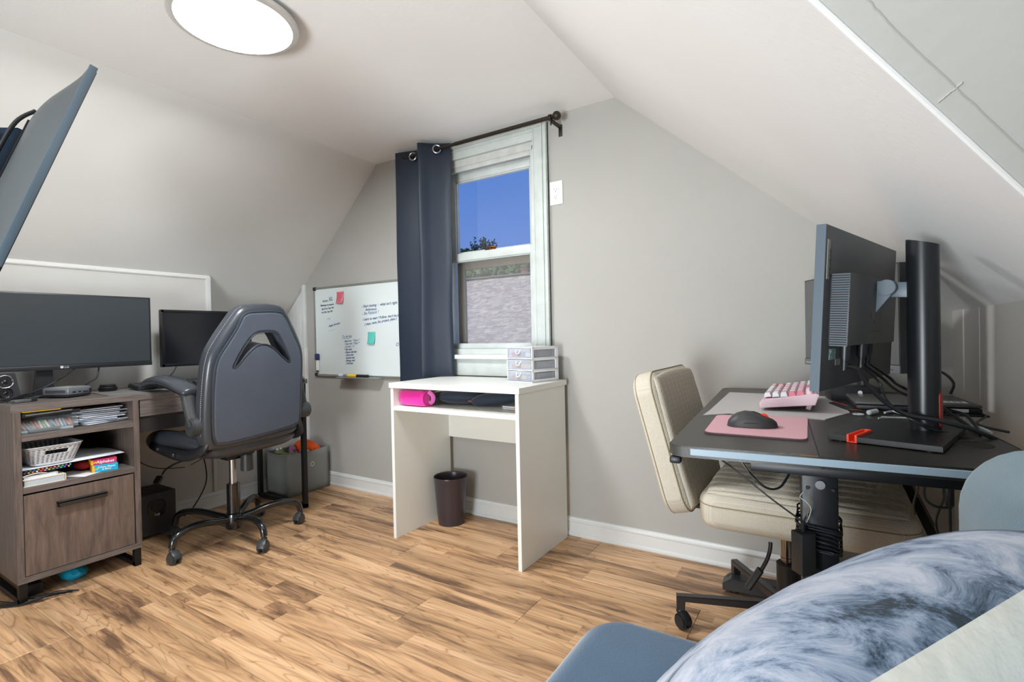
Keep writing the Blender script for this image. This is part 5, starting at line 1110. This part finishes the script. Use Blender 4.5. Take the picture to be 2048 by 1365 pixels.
# ---- monitor seen from behind
w1 = Vector((.276, .961, 0)).normalized(); s1_ = Vector((-.961, .276, 0)).normalized()
o = thing('rear_facing_monitor', 'black monitor seen from behind on a thick round column stand', 'monitor', (.12, 1.34, zt))
Tp = Vector((-.008, 1.142, 1.182)); dn = (Vector((0, 0, -.32))+s1_*.017).normalized(); bkv = -s1_; bkv = (bkv-dn*bkv.dot(dn)).normalized()
fm_ = frame(Tp, w1, dn, bkv)        # x far, y down, z towards the back
mmb = mat('monitor_back', '434446', .42, spec=.45, bump=.1, bscale=400); mme = mat('monitor_edge', '4c5a66', .4, spec=.5)
MB(fm_).b2((0, 0, -.018), (.54, .322, 0), .0012).obj('housing', mmb, o)
MB(fm_).b2((-.0012, .0, -.0175), (.0004, .322, -.0005)).obj('side_edge', mme, o, ang=0)
MB(fm_).b2((.006, .006, -.0188), (.534, .304, -.018)).obj('screen', mscr2, o, ang=0)
b = MB(fm_); b.b2((.035, .092, 0), (.392, .232, .034), .001); bx = b.obj('electronics_box', mmb, o)
b = MB(fm_)
for i in range(30): b.b2((.0335, .0955+i*.0046, .004), (.0352, .0955+i*.0046+.0022, .031))
b.obj('vent_slots', MATS['slot_black'], bx, kind='stuff', ang=0)
b = MB(fm_)
for i in range(31): b.b2((.0325, .0933+i*.0046, .003), (.0352, .0933+i*.0046+.0020, .0335))
b.obj('vent_ribs', mme, bx, kind='stuff', ang=0)
MB(fm_).b2((.008, .028, .0002), (.022, .104, .0012)).obj('logo_plate', mat('plate_grey', '8f8d88', .4, metal=.4), o, ang=0)
text('Lenovo', .0185, fm_ @ frame((.0195, .1000, .0013), (0, -1, 0), (1, 0, 0), (0, 0, 1)), 'logo_text', mat('logo_dark', '2b2c2d', .5), o, .0002, off=.0004)
b = MB(fm_)
for a, c in (((.18, .205), (.262, .2058)), ((.18, .165), (.1808, .205)), ((.262, .165), (.2628, .205)), ((.195, .115), (.196, .135)), ((.27, .105), (.271, .13))): b.b2((a[0], a[1], .0335), (c[0], c[1], .0346))
b.tube([(.205+.022*math.cos(a), .165+.022*math.sin(a), .034) for a in [PI*i/16 for i in range(17)]], .0005, n=4, sm=False); b.b2((.219, .187, .0335), (.223, .199, .0347)); b.obj('cover_seams', MATS['slot_black'], bx, ang=0)
b = MB(fm_); b.b2((.045, .240, .0), (.085, .262, .001)); b.b2((.05, .242, .001), (.06, .250, .0016)); b.obj('port_label', mat('label_teal', '8fb3ae', .5, var=.5, vscale=150), o, ang=0)
b = MB(fm_); b.b2((.085, .262, .0), (.115, .275, .0008)); b.obj('sticker', mat('sticker_grey', '8a8d8f', .5), o, ang=0)
COLX, COLY = .158, .352+1.0
b = MB(fm_); hc = Vector((.232, .112, .052)); b.cyl(hc-Vector((.020, 0, 0)), hc+Vector((.020, 0, 0)), .0165, n=28, bev=.001); b.prism([(.034, .098), (.034, .165), (.062, .124), (.066, .110), (.055, .098)], -.232-.012, -.232+.012, frame((0, 0, 0), (0, 0, 1), (0, 1, 0), (-1, 0, 0)), .001); hg = b.obj('hinge', mme, o)
hw = fm_ @ Vector((.245, .112, .055)); col = Vector((COLX, COLY, 0))
b = MB(); d = Vector((col.x, col.y, hw.z-.004))-hw; ln = d.length; x_ = d.normalized(); z_ = Vector((0, 0, 1)); y_ = z_.cross(x_).normalized(); b.f = frame(hw, x_, y_, x_.cross(y_)); b.b2((-.005, -.011, -.020), (ln, .011, .012), .001); b.obj('hinge_arm', mme, o)
mcol = mat('column_black', '212427', .33, metal=.35, spec=.6)
t = bmesh.new(); n = 48; R0 = .0278; top = []; bot = []
for i in range(n):
    a = 2*PI*i/n; x, y = math.cos(a)*R0, math.sin(a)*R0; tz = 1.158-.30*(x*s1_.x*-1+y*s1_.y*-1)
    top.append(t.verts.new((COLX+x, COLY+y, tz))); bot.append(t.verts.new((COLX+x, COLY+y, zt+.012)))
for i in range(n): t.faces.new((bot[i], bot[(i+1) % n], top[(i+1) % n], top[i]))
t.faces.new(top); b = MB(); b._add(t); b.obj('column', mcol, o)
b = MB(); cc = Vector((COLX, COLY, 0)); q = (Vector((.62, .25, 0))).normalized(); q = Vector((math.cos(-.42), math.sin(-.42), 0)); tq = Vector((-q.y, q.x, 0)); b.f = frame(cc+q*.0262, tq, (0, 0, 1)); b.prism(rrect(.0085, .036, .008), -.002, .0022); b.f = b.f
b.f = Matrix.Identity(4); st = b.obj('cable_slot', mat('orange_red', '9c231b', .4), o); st.location.z += .825-.757+.757-0 if False else 0
for v in st.data.vertices: v.co.z += .812
FB = frame((-.013, 1.208, zt), -s1_, w1)       # base plate frame
b = MB(FB); BWX, BWY = .180, .262
NX0, NX1, NY = .034, .050, .085
b.prism([(0, 0), (NX0, 0), (NX0+.006, NY), (NX1+.006, NY), (NX1, 0), (BWX, 0), (BWX, BWY), (0, BWY)], .002, .0125, None, .0008); b.obj('base_plate', mat('base_black', '202122', .38, var=.1, vscale=30), o)
for x in (.02, BWX-.02):
    for y in (.012, BWY-.012): MB(FB).cyl((x, y, 0), (x, y, .003), .008, n=12).obj('base_foot', mbp, o)
mor = mat('orange_plastic', 'f2482c', .4)
b = MB(FB); b.prism([(NX0-.0005, -.001), (NX0+.006, NY), (NX0+.0095, NY), (NX0+.003, -.001)], .001, .0165); b.prism([(NX1+.0005, -.001), (NX1+.0065, NY), (NX1+.003, NY), (NX1-.003, -.001)], .001, .0165); b.prism([(NX0+.006, NY-.003), (NX1+.006, NY-.003), (NX1+.006, NY), (NX0+.006, NY)], .001, .0165); b.b2((NX0, 0, .001), (NX1, .08, .003)); b.obj('orange_clip', mor, o, ang=0)
# plugs and cables of the monitor
def fmp(x, y, z): return fm_ @ Vector((x, y, z))
mcb2 = mat('cable_rubber', '1f2225', .38)
plugs = []
for x, y0, y1, r in ((.088, .232, .262, .010), (.205, .232, .262, .011), (.255, .232, .258, .009)):
    b = MB(); b.cyl(fmp(x, y0-.004, .016), fmp(x, y1, .016), r, r*.9, n=14, bev=.002)
    for k in range(5): b.cyl(fmp(x, y1+k*.0042, .016), fmp(x, y1+.0022+k*.0042, .016), r*.72-k*.0004, n=12)
    b.cyl(fmp(x, y1, .016), fmp(x, y1+.022, .016), r*.5, n=10)
    b.obj('plug', mcb2, o)
def un(px, py, y): return ony(px, py, y)
def V3(p, dz=0): return Vector(p)+Vector((0, 0, dz))
c1 = [fmp(.088, .275, .016), un(1713, 738, 1.24), un(1735, 770, 1.26), un(1770, 805, 1.285), un(1812, 829, 1.30), un(1865, 840, 1.31), un(1930, 855, 1.33), un(1985, 876, 1.36), un(2040, 903, 1.38)]
cable('thick black cable drooping from the monitor rear in front of the column', c1, .0046, mcb2)
cable('thin black cable drooping just behind the thick one past the column', [fmp(.205, .280, .016), un(1758, 765, 1.37), un(1772, 798, 1.35), un(1795, 822, 1.32), un(1822, 838, 1.305), un(1855, 857, 1.31), un(1900, 868, 1.33), un(1955, 882, 1.35), un(2000, 897, 1.37)], .0026, mcb2)
cable('black cable from the monitor rear running behind the column to the wall', [fmp(.215, .278, .020), un(1766, 758, 1.42), un(1785, 775, 1.48), un(1812, 790, 1.52), un(1866, 806, 1.50), un(1905, 830, 1.46), un(1950, 862, 1.42), un(1985, 884, 1.40), un(2030, 905, 1.38)], .0036, mcb2)
cable('second black cable arching from the monitor rear to behind the column', [fmp(.255, .275, .016), un(1778, 755, 1.46), un(1792, 768, 1.52), un(1815, 780, 1.56), un(1870, 812, 1.50), un(1925, 828, 1.46), un(1948, 848, 1.42), un(1960, 872, 1.38)], .0034, mcb2)
cable('black cord looping up behind the laptop against the right wall', [V3((.20, 2.02, zt+.05)), V3((.235, 2.02, zt+.085)), V3((.275, 2.0, zt+.088)), V3((.295, 1.95, zt+.06)), V3((.285, 1.93, zt+.03))], .0038, mcb2)
cable('thin black cord bending out right of the laptop on the desk', [V3((.25, 1.62, zt+.006)), V3((.285, 1.70, zt+.006)), V3((.31, 1.66, zt+.005)), V3((.27, 1.52, zt+.005)), V3((.30, 1.42, zt+.006))], .0028, mcb2)
mwc = mat('white_cable', 'c3cbcd', .4)
o = thing('white_usb_lead', 'white usb cable with ferrite lump lying behind the monitor base', 'cable', (.07, 1.56, zt))
q0 = dk(1718, 829, .006); q1 = dk(1742, 825, .008)
b = MB(); b.tube([q1+Vector((.03, .02, -.002)), dk(1790, 824, .005), V3((.17, 1.545, zt+.004)), V3((.21, 1.50, zt+.005)), V3((.255, 1.44, zt+.01)), V3((.27, 1.40, zt+.006))], .0028, n=8); b.obj('cable', mwc, o)
b = MB(); b.cyl(q1-(q1-q0).normalized()*.01, q1+(q1-q0).normalized()*.022+Vector((0, .004, 0)), .0062, n=14, bev=.002); b.obj('ferrite', mwc, o)
b = MB(); b.tube([q0+Vector((.010, .0, 0)), q0+Vector((0, .012, 0)), q0+Vector((-.012, .008, 0)), q0+Vector((-.010, -.006, 0)), q0+Vector((.004, -.010, 0))], .0013, n=6, closed=True); b.obj('keeper_loop', mwc, o)
cable('folded white charging cable behind the column on the desk', [V3((.09, 1.53, zt+.004)), V3((.13, 1.55, zt+.004)), V3((.19, 1.55, zt+.004)), V3((.20, 1.535, zt+.008)), V3((.15, 1.532, zt+.008)), V3((.095, 1.522, zt+.008))], .0022, mwc)
# ---- laptop and dark notebook under it
o = thing('laptop', 'closed black laptop lying behind the monitor column', 'laptop', (.17, 1.78, zt))
fl = frame((.050, 1.668, zt+.006), (.995, .09, 0), (-.09, .995, 0))
ml = mat('laptop_black', '4e4e4c', .38, bump=.15, bscale=300, var=.05)
MB(fl).b2((0, 0, 0), (.262, .22, .012), .002).obj('base', mbp, o)
MB(fl).b2((0, 0, .0135), (.262, .22, .0205), .002).obj('lid', ml, o)
MB(fl).b2((-.0012, .004, .0135), (.0004, .216, .0200)).obj('lid_edge', mat('edge_silver', '9a9b9c', .3, metal=.7), o, ang=0)
MB(fl).b2((.20, -.0008, .002), (.235, .0002, .010)).obj('tag', mpp, o, ang=0)
b = MB(fl); b.b2((.185, .04, .0205), (.245, .075, .0208)); lb = b.obj('barcode_label', mpp, o, ang=0)
b = MB(fl); 
for i in range(9): b.b2((.188+i*.006, .043, .0208), (.188+i*.006+.0025*(1+(i % 2)*.5), .071, .0210))
b.obj('barcode', MATS['slot_black'], lb, ang=0)
o = thing('riser_pad', 'black pad with orange-red stripes under the laptop', 'cooling pad', (.08, 1.76, zt)); b = MB()
b.prism([(-.015, 1.80), (.03, 1.655), (.32, 1.67), (.305, 1.92), (.03, 1.93)], zt, zt+.005, None, .001); b.obj('pad', mat('base_black', '202122', .38, var=.1, vscale=30), o)
b = MB(); b.quad([(-.003, 1.815, zt+.0055), (.030, 1.735, zt+.0055), (.034, 1.737, zt+.0055), (.002, 1.819, zt+.0055)]); b.quad([(.035, 1.655, zt+.0052), (.06, 1.632+.028, zt+.0056), (.06, 1.666, zt+.0056), (.035, 1.662, zt+.0052)]); b.obj('orange_stripe', mor, o, ang=0)
# ---- second monitor, screen towards the camera
pa = Vector((.153, 1.738, .848)); pb = Vector((-.088, 2.150, .872)); pb.z = pa.z = .856
ww = (pa-pb).normalized(); fw = frame(pb, ww, (0, 0, 1))       # x from far to near, y up, z = facing
o = thing('forward_monitor', 'thin monitor facing the camera half hidden behind the column', 'monitor', (.03, 1.95, zt))
LL = (pa-pb).length
MB(fw).b2((0, 0, -.030), (LL, .305, 0), .002).obj('housing', mat('monitor_dark', '2c2d2f', .4), o)
MB(fw).b2((.004, .024, .0), (LL-.004, .301, .0008)).obj('screen', mat('screen_grey', '5d5f60', .18, spec=.6), o, ang=0)
MB(fw).b2((0, 0, -.001), (LL, .022, .003), .001).obj('chin_bezel', mat('bezel_grey', '6e7072', .4), o)
text('Lenovo', .010, fw @ frame((.010, .007, .0032), (1, 0, 0), (0, 1, 0)), 'logo_text', mat('logo_grey', 'c9cccf', .4), o, .0002)
b = MB(fw)
for i in range(4): b.b2((LL-.075+i*.014, .008, .003), (LL-.065+i*.014, .0105, .0036))
b.obj('buttons', mat('logo_dark', '2b2c2d', .5), o, ang=0)
mid = fw @ Vector((LL*.52, 0, -.045)); b = MB(); b.cyl((mid.x, mid.y, zt+.002), (mid.x, mid.y, .96), .016); b.obj('stand_neck', mbp, o)
b = MB(fw @ Matrix.Translation((LL*.52, .14, -.045))); b.b2((-.04, -.04, 0), (.04, .04, .02), .003); b.obj('stand_mount', mbp, o)
b = MB(); b.box((mid.x-.03, mid.y-.035, zt+.024), (.13, .09, .045), (0, 0, .2), .004); b.obj('stand_base', mbp, o); b = MB(); b.cyl((mid.x-.01, mid.y-.086, zt+.03), (mid.x-.01, mid.y-.080, zt+.03), .006, n=14); b.obj('screw', mst, o)
# ---- under the standing desk
def un(px, py, y): return ony(px, py, y)
cable('thick black cable sagging under the desk front edge', [un(1475, 912, 1.12), un(1498, 945, 1.12), un(1530, 975, 1.12), un(1560, 975, 1.13), un(1582, 940, 1.16), un(1584, 928, 1.18)], .0024, mcb2)
cable('thin black wire running diagonally from desk corner to power brick', [un(1420, 905, 1.08), un(1470, 940, 1.09), un(1545, 1000, 1.09), un(1608, 1045, 1.095), un(1628, 1052, 1.10)], .0016, mcb2)
o = thing('hanging_power_brick', 'black power brick hanging beside the standing desk leg', 'power adapter', tuple(un(1608, 1150, 1.10)))
ce = un(1607, 1105, 1.115); b = MB(frame(ce, (math.cos(.75), math.sin(.75), 0), (-math.sin(.75), math.cos(.75), 0))); b.box((0, 0, 0), (.030, .030, .079), None, .002); b.obj('brick', mat('brick_black', '232527', .45), o)
b = MB(); 
for k in range(6): b.cyl(ce+Vector((0, 0, .040+k*.003)), ce+Vector((0, 0, .0418+k*.003)), .0042-k*.0003, n=10)
b.tube([ce+Vector((0, 0, .04)), ce+Vector((.002, 0, .062)), ce+Vector((.010, .004, .075))], .0018); b.obj('strain_relief', mcb2, o)
cable('tiny white wire dangling at the standing desk leg', [un(1606, 985, 1.115), un(1600, 995, 1.112), un(1612, 1004, 1.11), un(1622, 1018, 1.11), un(1618, 1035, 1.11), un(1613, 1046, 1.11)], .0008, mwc)
cable('thin yellow wire along the standing desk leg', [un(1619, 985, 1.112), un(1619, 1010, 1.11), un(1614, 1035, 1.11)], .0008, mat('wire_yellow', '8c7a35', .5))
b = MB(); lc = RD @ Vector((.267, .142, 0)); rs = random.Random(9)
for k in range(9):
    z = .605-k*.0062+rs.uniform(-.002, .002); P = []
    for i in range(28):
        a = 2*PI*i/28; hx, hy = .037+rs.uniform(-.001, .003), .051+rs.uniform(-.001, .003); P.append(RD @ Vector((.267, .142, 0))+Vector((hx*math.copysign(abs(math.cos(a))**.4, math.cos(a)), hy*math.copysign(abs(math.sin(a))**.4, math.sin(a)), z-zt+.004*math.sin(a+k)-.010*(math.cos(a)) )))
    b.tube(P, .0017, n=6, closed=True, k=2)
b.obj('coiled_cable', mcb2, None, 60, label='black cable wrapped many times round the standing desk leg', cat='cable')
for i, P in enumerate(([(1838, 940, 1.3), (1836, 975, 1.32), (1827, 1010, 1.34), (1830, 1030, 1.36)], [(1858, 940, 1.3), (1849, 975, 1.3), (1852, 1000, 1.3), (1875, 1015, 1.3), (1905, 1016, 1.3)], [(1903, 945, 1.3), (1888, 970, 1.3), (1887, 1000, 1.32), (1872, 1040, 1.34), (1878, 1075, 1.34), (1890, 1100, 1.34)], [(1899, 945, 1.25), (1898, 980, 1.25), (1900, 1020, 1.25), (1901, 1075, 1.25), (1902, 1110, 1.25)])):
    cable(['short black cable bending left, leftmost of those hanging below desk', 'black cable curving right in a wide hook below the desk', 'wavy black cable hanging before the inline plug below desk', 'straight black cable hanging down behind the inline plug below desk'][i], [un(*p) for p in P], .0024, mcb2, grp='cables hanging below the standing desk')
b = MB(); a, c = un(1817, 972, 1.95), un(1888, 1110, 1.75); b.tube([a, c], .016, n=4, sm=False); b.obj('desk_brace', mat('foot_grey', '2b2c2e', .45), bpy.data.objects['standing_desk'])
b = MB(); ce = un(1899, 990, 1.28); b.box(ce, (.014, .012, .045), None, .003); b.obj('inline_plug', mcb2, None, label='black inline plug hanging among cables below desk', cat='plug')
# ================================================================ BEIGE CHAIR
mwv = weave('beige_weave', 'd0c8b8', .4, 1500, .08)
o = thing('beige_office_chair', 'beige woven fabric office chair tucked under the standing desk', 'chair', (-.135, 1.82, 0))
lean = math.atan2(.105, .39); upv = Vector((-math.sin(lean), 0, math.cos(lean))); frn = Vector((math.cos(lean), 0, math.sin(lean)))
bc = Vector((-.455, 1.785, .640))
fb2 = frame(bc, (0, 1, 0), upv); 
if fb2.col[2].xyz.dot(Vector((1, 0, 0))) < 0: fb2 = frame(bc, (0, -1, 0), upv)
def ribf(pitch_):
    def r(x, y, ax=0):
        t = abs(((x if ax == 0 else y)/pitch_+.5) % 1-.5)*2      # 0 centre .. 1 at the groove
        return 1-.65*max(0, (t-.5)/.5)**2
    return r
rb = ribf(.043)
def rib_back(x, y): return rb(x, y) if abs(x) < .215 else 1
def boxpad(M, hw, hh, ht, rp, re, n=7):
    t = bmesh.new(); R = []
    prof = [(re-re*math.cos(a), -ht+re-re*math.sin(a)) for a in [PI/2*(1-i/n) for i in range(n+1)]]+[(re-re*math.cos(a), ht-re+re*math.sin(a)) for a in [PI/2*i/n for i in range(n+1)]]
    for ins, z in prof: R.append([t.verts.new((p[0], p[1], z)) for p in rrect(hw-ins, hh-ins, max(rp-ins, .004), 10)])
    for p, c in zip(R, R[1:]):
        for j in range(len(p)): t.faces.new((p[j], p[(j+1) % len(p)], c[(j+1) % len(p)], c[j]))
    t.faces.new(R[0][::-1]); t.faces.new(R[-1]); b = MB(M); b._add(t); return b
def loopseam(M, hw, hh, rp, z): return [M @ Vector((p[0], p[1], z)) for p in rrect(hw, hh, rp, 8)]
b = boxpad(fb2, .245, .222, .038, .07, .022); b.pad(.236, .214, .014, k=.2, p=24, q=.5, Tb=.0, nu=140, nv=30, rib=rib_back, M=Matrix.Translation((0, 0, .037))); b.obj('backrest', mwv, o, 50)
mse = mat('beige_seam', '93876c', .9)
b = MB(); b.tube(loopseam(fb2, .2435, .2205, .07, .026), .0022, n=6, closed=True, sm=False); b.tube(loopseam(fb2, .2435, .2205, .07, -.024), .0020, n=6, closed=True, sm=False); b.obj('seam', mse, o)
sc_ = Vector((-.085, 1.80, .455)); fs2 = frame(sc_, (1, 0, 0), (0, 1, 0))
rs_ = ribf(.062)
b = boxpad(fs2, .265, .250, .052, .06, .030); b.pad(.252, .238, .016, k=.2, p=20, q=.5, Tb=.0, nu=30, nv=110, rib=lambda x, y: rs_(y, x), M=Matrix.Translation((0, 0, .051))); b.obj('seat', mwv, o, 50)
b = MB(); b.tube(loopseam(fs2, .2645, .2495, .06, .020), .0022, n=6, closed=True, sm=False); b.obj('seam', mse, o)
b = MB(); b.b2((-.23, 1.72, .385), (-.04, 1.92, .424), .006); b.b2((-.40, 1.76, .392), (-.16, 1.87, .404), .003); b.obj('under_plate', mbm, o)
hb = Vector((-.135, 1.82, 0))
b = MB(); b.cyl(hb+Vector((0, 0, .2)), hb+Vector((0, 0, .40)), .0175); b.obj('gas_piston', mat('dark_chrome', '8d8781', .15, metal=1), o)
b = MB(); b.cyl(hb+Vector((0, 0, .06)), hb+Vector((0, 0, .245)), .030, bev=.003)
b.obj('column', mat('foot_grey', '2b2c2e', .45), o)
b = MB()
for z in (.252, .262): b.tube([hb+Vector((.018*math.cos(a), .018*math.sin(a), z)) for a in [2*PI*i/20 for i in range(20)]], .0008, n=4, closed=True, sm=False)
b.obj('piston_rings', MATS['slot_black'], o)
MB().lathe([(0, .055), (.036, .055), (.042, .065), (.040, .115), (.030, .125), (0, .125)], hb).obj('hub', mat('enamel_dark', '26272a', .3, coat=.3), o)
a0 = math.atan2(1.72-1.82, -.44+.135); R_ = .325
for i in range(5):
    a = a0+2*PI*i/5; d = Vector((math.cos(a), math.sin(a), 0)); tip = hb+d*R_
    b = MB(frame(hb, d, (-d.y, d.x, 0))); b.prism([(.02, .088), (.02, .118), (R_+.012, .108), (R_+.012, .060), (R_-.014, .060), (R_-.016, .090)], -.014, .014, frame((0, 0, 0), (1, 0, 0), (0, 0, 1)), .003); b.obj('base_leg', MATS['enamel_dark'], o)
    caster((tip.x, tip.y, 0), o, (.55, -.35, 0) if i == 0 else (math.cos(a+1), math.sin(a+1), 0), r=.026, wd=.018, mt_=mbp)
b = MB(); b.tube([ony(1541, 1085, 1.66), ony(1540, 1100, 1.655), ony(1534, 1120, 1.65), ony(1522, 1142, 1.645)], .0055, n=10); lv = b.obj('height_lever', mbp, o)
b = MB(); b.tube([ony(1521, 1140, 1.645), ony(1496, 1176, 1.635)], (.010, .016), n=8, sm=False); b.obj('lever_grip', mbp, lv)
# ================================================================ BLUE SOFA AND CUSHION
mbl = mat('blue_velvet', '2c5270', .85, bump=.35, bscale=260, var=.12, vscale=9, sheen=.6)
mbl2 = mat('blue_velvet_back', '50707f', .85, bump=.25, bscale=420, var=.12, vscale=14, sheen=.5)
o = thing('blue_sofa', 'blue velvet sofa with rounded corners in right foreground', 'sofa', (0, .1, 0))
def rbox(x0, x1, y0, y1, z0, z1, rp, re, n=8):
    """plan-rounded box with rounded edges"""
    b = MB(); cx, cy = (x0+x1)/2, (y0+y1)/2; hw, hh = (x1-x0)/2, (y1-y0)/2; rings = []
    prof = [(re*(1-math.cos(t)), z0+re*(1-math.sin(t))) for t in [PI/2*(1-i/n) for i in range(n+1)][::-1]]
    prof = [(re-re*math.cos(t), z0+re-re*math.sin(t)) for t in [PI/2*(1-i/n) for i in range(n+1)]]
    prof += [(re-re*math.cos(t), z1-re+re*math.sin(t)) for t in [PI/2*i/n for i in range(n+1)]]
    t = bmesh.new(); R = []
    for ins, z in prof: R.append([t.verts.new((cx+p[0], cy+p[1], z)) for p in rrect(hw-ins, hh-ins, max(rp-ins, .004), 10)])
    for a, c in zip(R, R[1:]):
        m_ = len(a)
        for j in range(m_): t.faces.new((a[j], a[(j+1) % m_], c[(j+1) % m_], c[j]))
    t.faces.new(R[0][::-1]); t.faces.new(R[-1]); b._add(t); return b
rbox(-.400, .24, -.95, .925, .29, .452, .085, .045).obj('seat_cushion', mbl, o, 60)
rbox(-.36, .30, -.95, .90, .09, .29, .06, .015).obj('sofa_base', mbl, o, 60)
rbox(.138, .335, -.95, .952, .20, .826, .07, .085).obj('back_cushion', mbl2, o, 60)
for x in (-.32, .26):
    for y in (-.85, .82): MB().cyl((x, y, 0), (x, y, .095), .014, .02, n=16).obj('leg', mat('leg_wood', '3a2a20', .4), o)
o = thing('marbled_cushion', 'cushion with blue-grey marbled velvet side and cream back on the sofa', 'cushion', (-.015, .567, .449))
M_ = Matrix.Identity(4); cC = Vector((-.015, .567, .626)); u_ = Vector((-.59249, -.79202, -.14716)); v_ = Vector((.46712, -.48662, .73824)); n_ = Vector((-.65631, .36866, .65829))
fp = frame(cC, u_, v_, n_); A_, T_ = .206, .083
def half(sgn):
    t = bmesh.new(); g = []; N_ = 60
    for i in range(N_+1):
        a = math.sin((i/N_*2-1)*PI/2); row = []
        for j in range(N_+1):
            c = math.sin((j/N_*2-1)*PI/2); z = T_*math.sqrt(max(0, 1-abs(a)**3)*max(0, 1-abs(c)**3))
            z += .0018*noise.noise(Vector((a*4, c*4, sgn*3)))*(z/T_)
            row.append(t.verts.new((A_*a*math.sqrt(1-.125*c*c), A_*c*math.sqrt(1-.125*a*a), sgn*z)))
        g.append(row)
    for i in range(N_):
        for j in range(N_):
            f = (g[i][j], g[i+1][j], g[i+1][j+1], g[i][j+1]); t.faces.new(f if sgn > 0 else f[::-1])
    b = MB(fp); b._add(t); return b
half(1).obj('marbled_side', marble_mat(), o, 60)
half(-1).obj('cream_side', mat('cream_plush', 'dcdad0', .95, bump=.9, bscale=45, var=.06, vscale=12, sheen=.5), o, 60)
bpy.context.view_layer.update()
